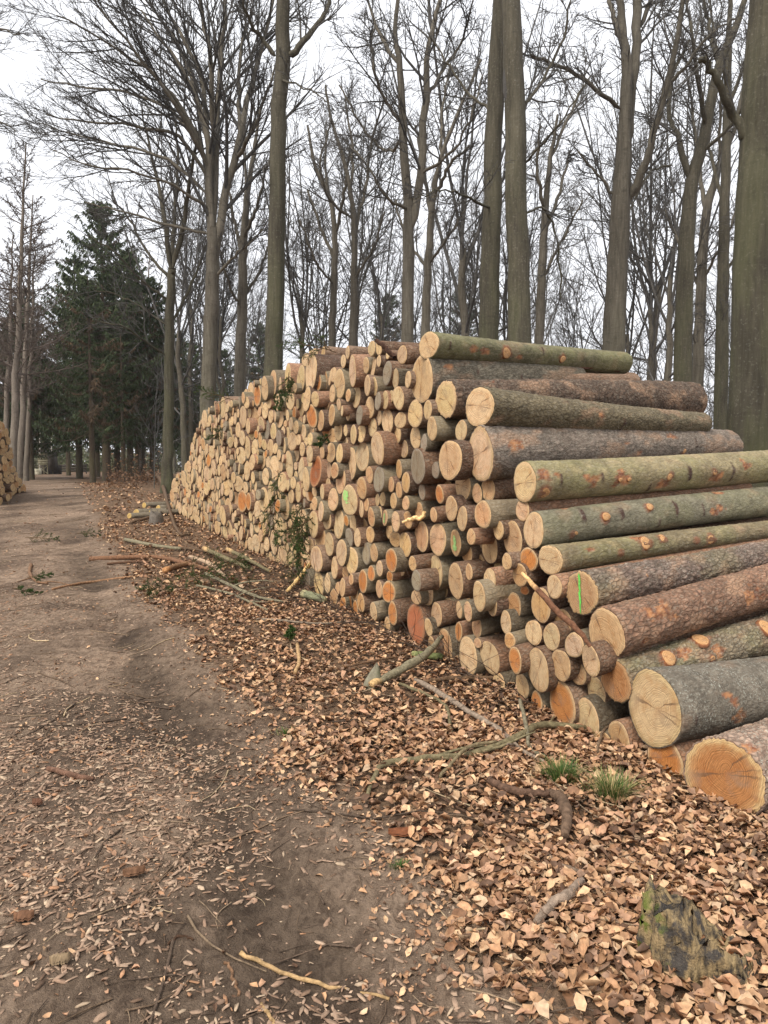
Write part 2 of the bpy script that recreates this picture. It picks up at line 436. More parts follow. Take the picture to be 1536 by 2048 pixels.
def log_geo(a, L, r0, r1, n, S, NR, bark, kind, cut, rim, rng, hi=None, far_cut=False, bend=None):
    """log along unit a from the origin; front cut plane normal n. returns bark (V,Q,uv,tint) and cut (V,[quads,tris],uv,tint)"""
    c = np.array([a[1], -a[0], 0.]); c /= np.linalg.norm(c); u = np.cross(c, a)
    u = u if u[2] > 0 else -u
    th = np.linspace(0, 2 * math.pi, S + 1)
    ph = rng.uniform(0, 6.28, 4)
    shape = 1 + .035 * np.cos(2 * th + ph[0]) + .025 * np.cos(3 * th + ph[1]) + .012 * np.cos(5 * th + ph[2])
    v = L * (np.linspace(0, 1, NR) ** (1.0 if hi is not None else 1.6))
    TH, VV = np.meshgrid(th, v)
    base = (r0 + (r1 - r0) * VV / L) * shape[None]
    base = base * (1 + .03 * (vnoise(VV * 1.7 + ph[3] * 9, np.cos(TH) * 1.2, np.sin(TH) * 1.2, 5) - .5))
    tint = np.empty(TH.shape + (4,)); tint[..., :3] = bark; tint[..., 3] = kind
    if hi is not None: base, tint = hi(TH, VV, base, tint, r0, ph[3])
    pr = base[..., None] * (np.cos(TH)[..., None] * c + np.sin(TH)[..., None] * u)
    na = n @ a
    shear = -(pr @ n) / na
    shear = shear * np.clip(1 - VV / min(.8, L * .5), 0, 1)
    P = pr + (VV + shear)[..., None] * a
    if bend is not None: P = P + (4 * (VV / L) * (1 - VV / L))[..., None] * bend
    off = rng.uniform(0, 50)
    uv = np.stack([TH * r0 + off, VV + off * 1.7], -1)
    i, j = np.meshgrid(np.arange(S), np.arange(NR - 1)); q = (j * (S + 1) + i).ravel()
    Q = np.stack([q, q + 1, q + S + 2, q + S + 1], 1)
    # bark annulus at the front
    inner = P[0] * .955
    nb = NR * (S + 1)
    V = np.concatenate([P.reshape(-1, 3), inner - n * 0])
    i = np.arange(S); Q = np.concatenate([Q, np.stack([i, nb + i, nb + i + 1, i + 1], 1)])
    uvb = np.concatenate([uv.reshape(-1, 2), uv[0] - [0, .03]])
    tb = np.concatenate([tint.reshape(-1, 4), tint[0] * [.7, .6, .55, 1]])
    # cut face: rings
    rings = [0, .35, .66, .84, .93, 1.0]
    ang0 = rng.uniform(0, 6.28)
    e1 = c - n * (c @ n); e1 /= np.linalg.norm(e1); e2 = np.cross(n, e1)
    f1, f2 = e1 * math.cos(ang0) + e2 * math.sin(ang0), -e1 * math.sin(ang0) + e2 * math.cos(ang0)
    pc = rng.normal(0, .1, 2)
    def face(edge, nn, lift):
        CV, CU, CT = [], [], []
        for k, rr in enumerate(rings):
            p = edge * rr + nn * (lift * (1 if rr < .99 else .2))
            if k in (1, 2, 3): p = p + nn * (rng.normal(0, .0004, len(p)))[:, None]
            CV.append(p)
            CU.append(np.stack([(edge * rr) @ f1 / r0 + pc[0], (edge * rr) @ f2 / r0 + pc[1]], 1))
            w = 0 if rr < .8 else (1 if rr > .9 else .35)
            col = np.array(cut) * (1 - w) + np.array(rim) * w
            CT.append(np.tile(np.r_[col, r0], (len(p), 1)))
        e = len(edge); Q2 = []
        for k in range(len(rings) - 1):
            ix = np.arange(e); ix2 = (ix + 1) % e
            Q2.append(np.stack([k * e + ix, (k + 1) * e + ix, (k + 1) * e + ix2, k * e + ix2], 1))
        return np.concatenate(CV), np.concatenate(Q2), np.concatenate(CU), np.concatenate(CT)
    edge = P[0][:-1] * .962
    cutg = face(edge, n if (n @ a) < 0 else -n, .005)
    if far_cut:
        edge2 = (P[-1][:-1] - a * L) * .985
        f = face(edge2, a, .004)
        far = (f[0] + a * L,) + f[1:]
    else: far = None
    return (V, Q, uvb, tb), cutg, far

def knot_geo(pos, nrm, a, r, rng, col=(.58, .33, .15)):
    t = a - nrm * (a @ nrm); t /= np.linalg.norm(t); s = np.cross(nrm, t)
    K = 14; th = np.arange(K) * 2 * math.pi / K
    sh = 1 + .10 * np.cos(2 * th + rng.uniform(0, 6)) + .06 * np.cos(3 * th)
    ring = lambda q, h: pos + nrm * h + (t[None] * (1.25 * r * q * sh * np.cos(th))[:, None] + s[None] * (r * q * sh * np.sin(th))[:, None])
    V = np.concatenate([ring(1.30, -.015), ring(1.10, .0), ring(1.0, .003), ring(.5, .004), ring(.0, .004)])
    uv = np.concatenate([np.stack([np.cos(th) * q, np.sin(th) * q], 1) for q in (1.3, 1.1, 1., .5, 0)])
    Q = np.concatenate([np.stack([k * K + np.arange(K), k * K + (np.arange(K) + 1) % K, (k + 1) * K + (np.arange(K) + 1) % K, (k + 1) * K + np.arange(K)], 1) for k in range(4)])
    T = np.concatenate([np.tile([.12, .055, .03, r], (K, 1)), np.tile([.30, .12, .05, r], (K, 1)), np.tile([*col, r], (3 * K, 1))])
    return V, Q, uv, T

AX0 = math.radians(56)
# big side-on logs: (far photo x, y, half height there, azimuth, bark, kind, moss on top, lichen, flake size, relief, features)
SIDE = {
 'a': (1245, 727, 22, 48, (0.176, 0.162, 0.088), .25, .3, 0, .02, .4, 'k1017,705,9 k1130,717,6 r950,697,8 r975,702,9 r1045,715,5 d900,690,6 d1090,700,6'),
 'b': (1150, 758, 28, 50, (0.203, 0.176, 0.128), .7, 0, 0, .022, .8, 'r905,735,6 d960,745,7 d1045,760,6'),
 'c': (1376, 803, 40, 50, (0.155, 0.101, 0.070), .95, 0, .1, .03, 1.5, 'd1010,790,6 r990,765,4'),
 'd': (1402, 850, 24, 52, (0.209, 0.169, 0.101), .75, 0, 0, .02, .9, 'r1199,828,7 d1243,845,8 d1130,800,5'),
 'e': (1456, 893, 31, 52, (0.250, 0.196, 0.155), .6, 0, .25, .024, .9, 'r1045,893,12 r1349,876,9 r1256,892,6 k1370,907,4 r1279,909,6 d1395,890,9'),
 'f': (1536, 930, 37, 56, (0.317, 0.257, 0.142), .3, .45, .1, .02, .35, 'k1090,985,10 r1098,950,14 r1251,956,16 k1262,956,4 k1244,957,4 r1190,957,13 k1344,950,6 r1330,965,11 r1310,985,9 d1385,943,12 k1435,941,5 r1440,950,10 d1471,943,10 d1128,958,9 d1208,950,7 r1500,925,10 d1300,975,9'),
 'g': (1536, 1008, 34, 56, (0.209, 0.189, 0.128), .35, .2, .1, .02, .4, 'k1214,1036,8 k1302,1018,7 k1150,1070,6 d1169,1031,12 d1249,1034,11 d1356,1020,11 d1412,1024,9 r1438,1027,10 d1320,1048,7 r1440,990,8 r1120,1013,11'),
 'h': (1536, 1064, 21, 56, (0.257, 0.203, 0.115), .4, .35, 0, .02, .5, 'k1288,1088,11 r1268,1076,8 k1321,1079,7 k1387,1086,5 k1417,1082,8 k1239,1108,5 r1180,1100,7'),
 'i': (1536, 1107, 30, 57, (0.257, 0.182, 0.142), .9, .28, .3, .026, 1.5, 'r1293,1149,6 d1400,1130,5'),
 'j': (1536, 1178, 43, 57, (0.324, 0.182, 0.115), .8, 0, .1, .024, 1.0, 'r1331,1226,22 r1513,1195,16 d1400,1190,6 r1290,1285,8'),
 'k': (1536, 1268, 38, 57, (0.290, 0.223, 0.142), .75, .35, .3, .02, 1.2, 'k1335,1317,13 k1397,1282,14 k1420,1321,6 k1527,1259,13 r1360,1305,16 r1440,1300,12'),
 'l': (1536, 1383, 74, 58, (0.169, 0.142, 0.108), .3, 0, .55, .02, .45, 'r1475,1395,13 r1484,1430,12 d1400,1440,5'),
 'm': (1536, 1522, 78, 58, (0.446, 0.304, 0.223), .85, 0, .6, .026, 1.3, 'r1500,1500,12'),
}
SIDE_LABEL = {
 'a': 'greenish log lying along the very top of the stack with cut knots',
 'b': 'thick pale-ended log directly beneath the topmost greenish log',
 'c': 'dark furrowed log whose rough brown far end sticks out at upper right',
 'd': 'olive brown flaky log with round pale end, under the dark furrowed log',
 'e': 'fat log with tall oval pale end and grey pinkish scaly bark',
 'f': 'yellowish green log with many rust-red bark wounds, beside a splintered short end',
 'g': 'smooth grey green log just under the one with rust-red wounds',
 'h': 'slim tan green log with three orange knots, above the green-streaked log',
 'i': 'furrowed log with a vertical green paint streak on its end',
 'j': 'reddish brown flaky log just below the green-streaked log',
 'k': 'mottled log with orange knot scars, wedged above the huge grey log',
 'l': 'huge grey log speckled with white lichen, resting above the lowest log',
 'm': 'largest orange log end lying lowest in the near corner, with clear rings',
}

def make_hi(sid, origin, a, L, r0, r1):
    far, fy, fh, az, bark, kind, moss, lich, fl, relief, feats = SIDE[sid]
    c = np.array([a[1], -a[0], 0.]); c /= np.linalg.norm(c); u = np.cross(c, a); u = u if u[2] > 0 else -u
    E = np.array([0, 0, EYE])
    F_, kn = [], []
    for f in feats.split():
        k, (x, y, s) = f[0], [float(q) for q in f[1:].split(',')]
        d = ray(x, y); d /= np.linalg.norm(d)
        # hit the tapered cylinder
        w = E - origin; dp = d - a * (d @ a); wp = w - a * (w @ a)
        rr = r0
        for _ in range(3):
            A, B, C = dp @ dp, 2 * dp @ wp, wp @ wp - rr * rr
            disc = B * B - 4 * A * C
            t = (-B - math.sqrt(max(disc, 0))) / (2 * A)
            X = E + d * t; v = (X - origin) @ a; rr = max(.04, r0 + (r1 - r0) * min(max(v / L, 0), 1))
        X = E + d * t; v = (X - origin) @ a; p = X - origin - a * v
        size = s / F * t
        F_.append((k, math.atan2(p @ u, p @ c), v, size))
        if k == 'k' and .02 < v < L: kn.append((X, p / np.linalg.norm(p), size))
    def hi(TH, VV, base, tint, r, ph):
        X, Y, Z = np.cos(TH) * r, np.sin(TH) * r, VV
        o = ph * 31
        w = .25 * (fbm(X * 14 + o, Y * 14, Z * 8, 3, 3) - .5)
        f1, f2, idv = worley(X / fl + w * 6 + o, Y / fl + w * 6, Z / (fl * 2.1) + w * 4, 9)
        e = np.clip((f2 - f1) / .35, 0, 1)
        lump = fbm(X * 25 + o, Y * 25, Z * 12, 4, 77) - .5
        base = base * (1 + .05 * (fbm(X * 2 + o, Y * 2, Z * 1.6, 3, 57) - .5)) + .005 * np.exp(-VV / .25)
        base = base + relief * (.0062 * (e - .6) + .0045 * (idv - .5) * e) + .006 * lump * (.5 + relief)
        n = fbm(X * 7 + o, Y * 7, Z * 3.2, 4, 17)
        k = (.72 + .30 * idv + .5 * (n - .5))
        tint[..., :3] *= k[..., None]
        tint[..., :3] *= (1 - .45 * (1 - e) * min(1, relief))[..., None]
        pk = np.clip((fbm(X * 10 + o + 50, Y * 10, Z * 5, 3, 27) - .55) / .12, 0, 1) * .6 * min(1, relief)
        tint[..., :3] = tint[..., :3] * (1 - pk[..., None]) + np.array([.36, .22, .135]) * pk[..., None]
        if moss:
            mk = np.clip((fbm(X * 5 + o + 90, Y * 5, Z * 2.4, 4, 37) - .44) / .15, 0, 1) * moss
            tint[..., :3] = tint[..., :3] * (1 - mk[..., None]) + np.array([.21, .205, .085]) * mk[..., None]
        for (kk, t0, v0, s) in F_:
            dt = (np.mod(TH - t0 + math.pi, 2 * math.pi) - math.pi) * r
            dv = VV - v0
            jag = 1 + 1.5 * (fbm(X * 26 + t0 * 9, Y * 26, Z * 16, 4, 47) - .5)
            if kk == 'r':
                rag = fbm(X * 34 + t0 * 9, Y * 34, Z * 15, 4, 47) - .5
                q = np.sqrt((dv / (s * 1.8)) ** 2 + (dt / (s * .95)) ** 2)
                m = np.clip((.95 - q + 2.6 * rag) / .22, 0, 1) * (q < 1.9); dep = .005
                mixc = np.clip((fbm(X * 45 + 3, Y * 45, Z * 30 + t0, 3, 87) - .38) / .25, 0, 1)[..., None]
                col = np.array([.17, .065, .035]) * (1 - mixc) + np.array([.40, .19, .085]) * mixc
            elif kk == 'd':
                q = np.sqrt((dv / (s * .45)) ** 2 + (dt / (s * 1.5)) ** 2) * jag
                m = np.clip((1.15 - q) / .35, 0, 1); col = (.060, .030, .022); dep = -.006
            else:
                q = np.sqrt((dv / (s * 1.9)) ** 2 + (dt / (s * 1.6)) ** 2) * jag
                m = np.clip((1.1 - q) / .3, 0, 1) * .85; col = (.19, .075, .04); dep = -.004
            base = base - dep * m
            tint[..., :3] = tint[..., :3] * (1 - m[..., None]) + np.array(col) * m[..., None]
            tint[..., 3] = tint[..., 3] * (1 - .8 * m)
        return base, tint
    return hi, kn

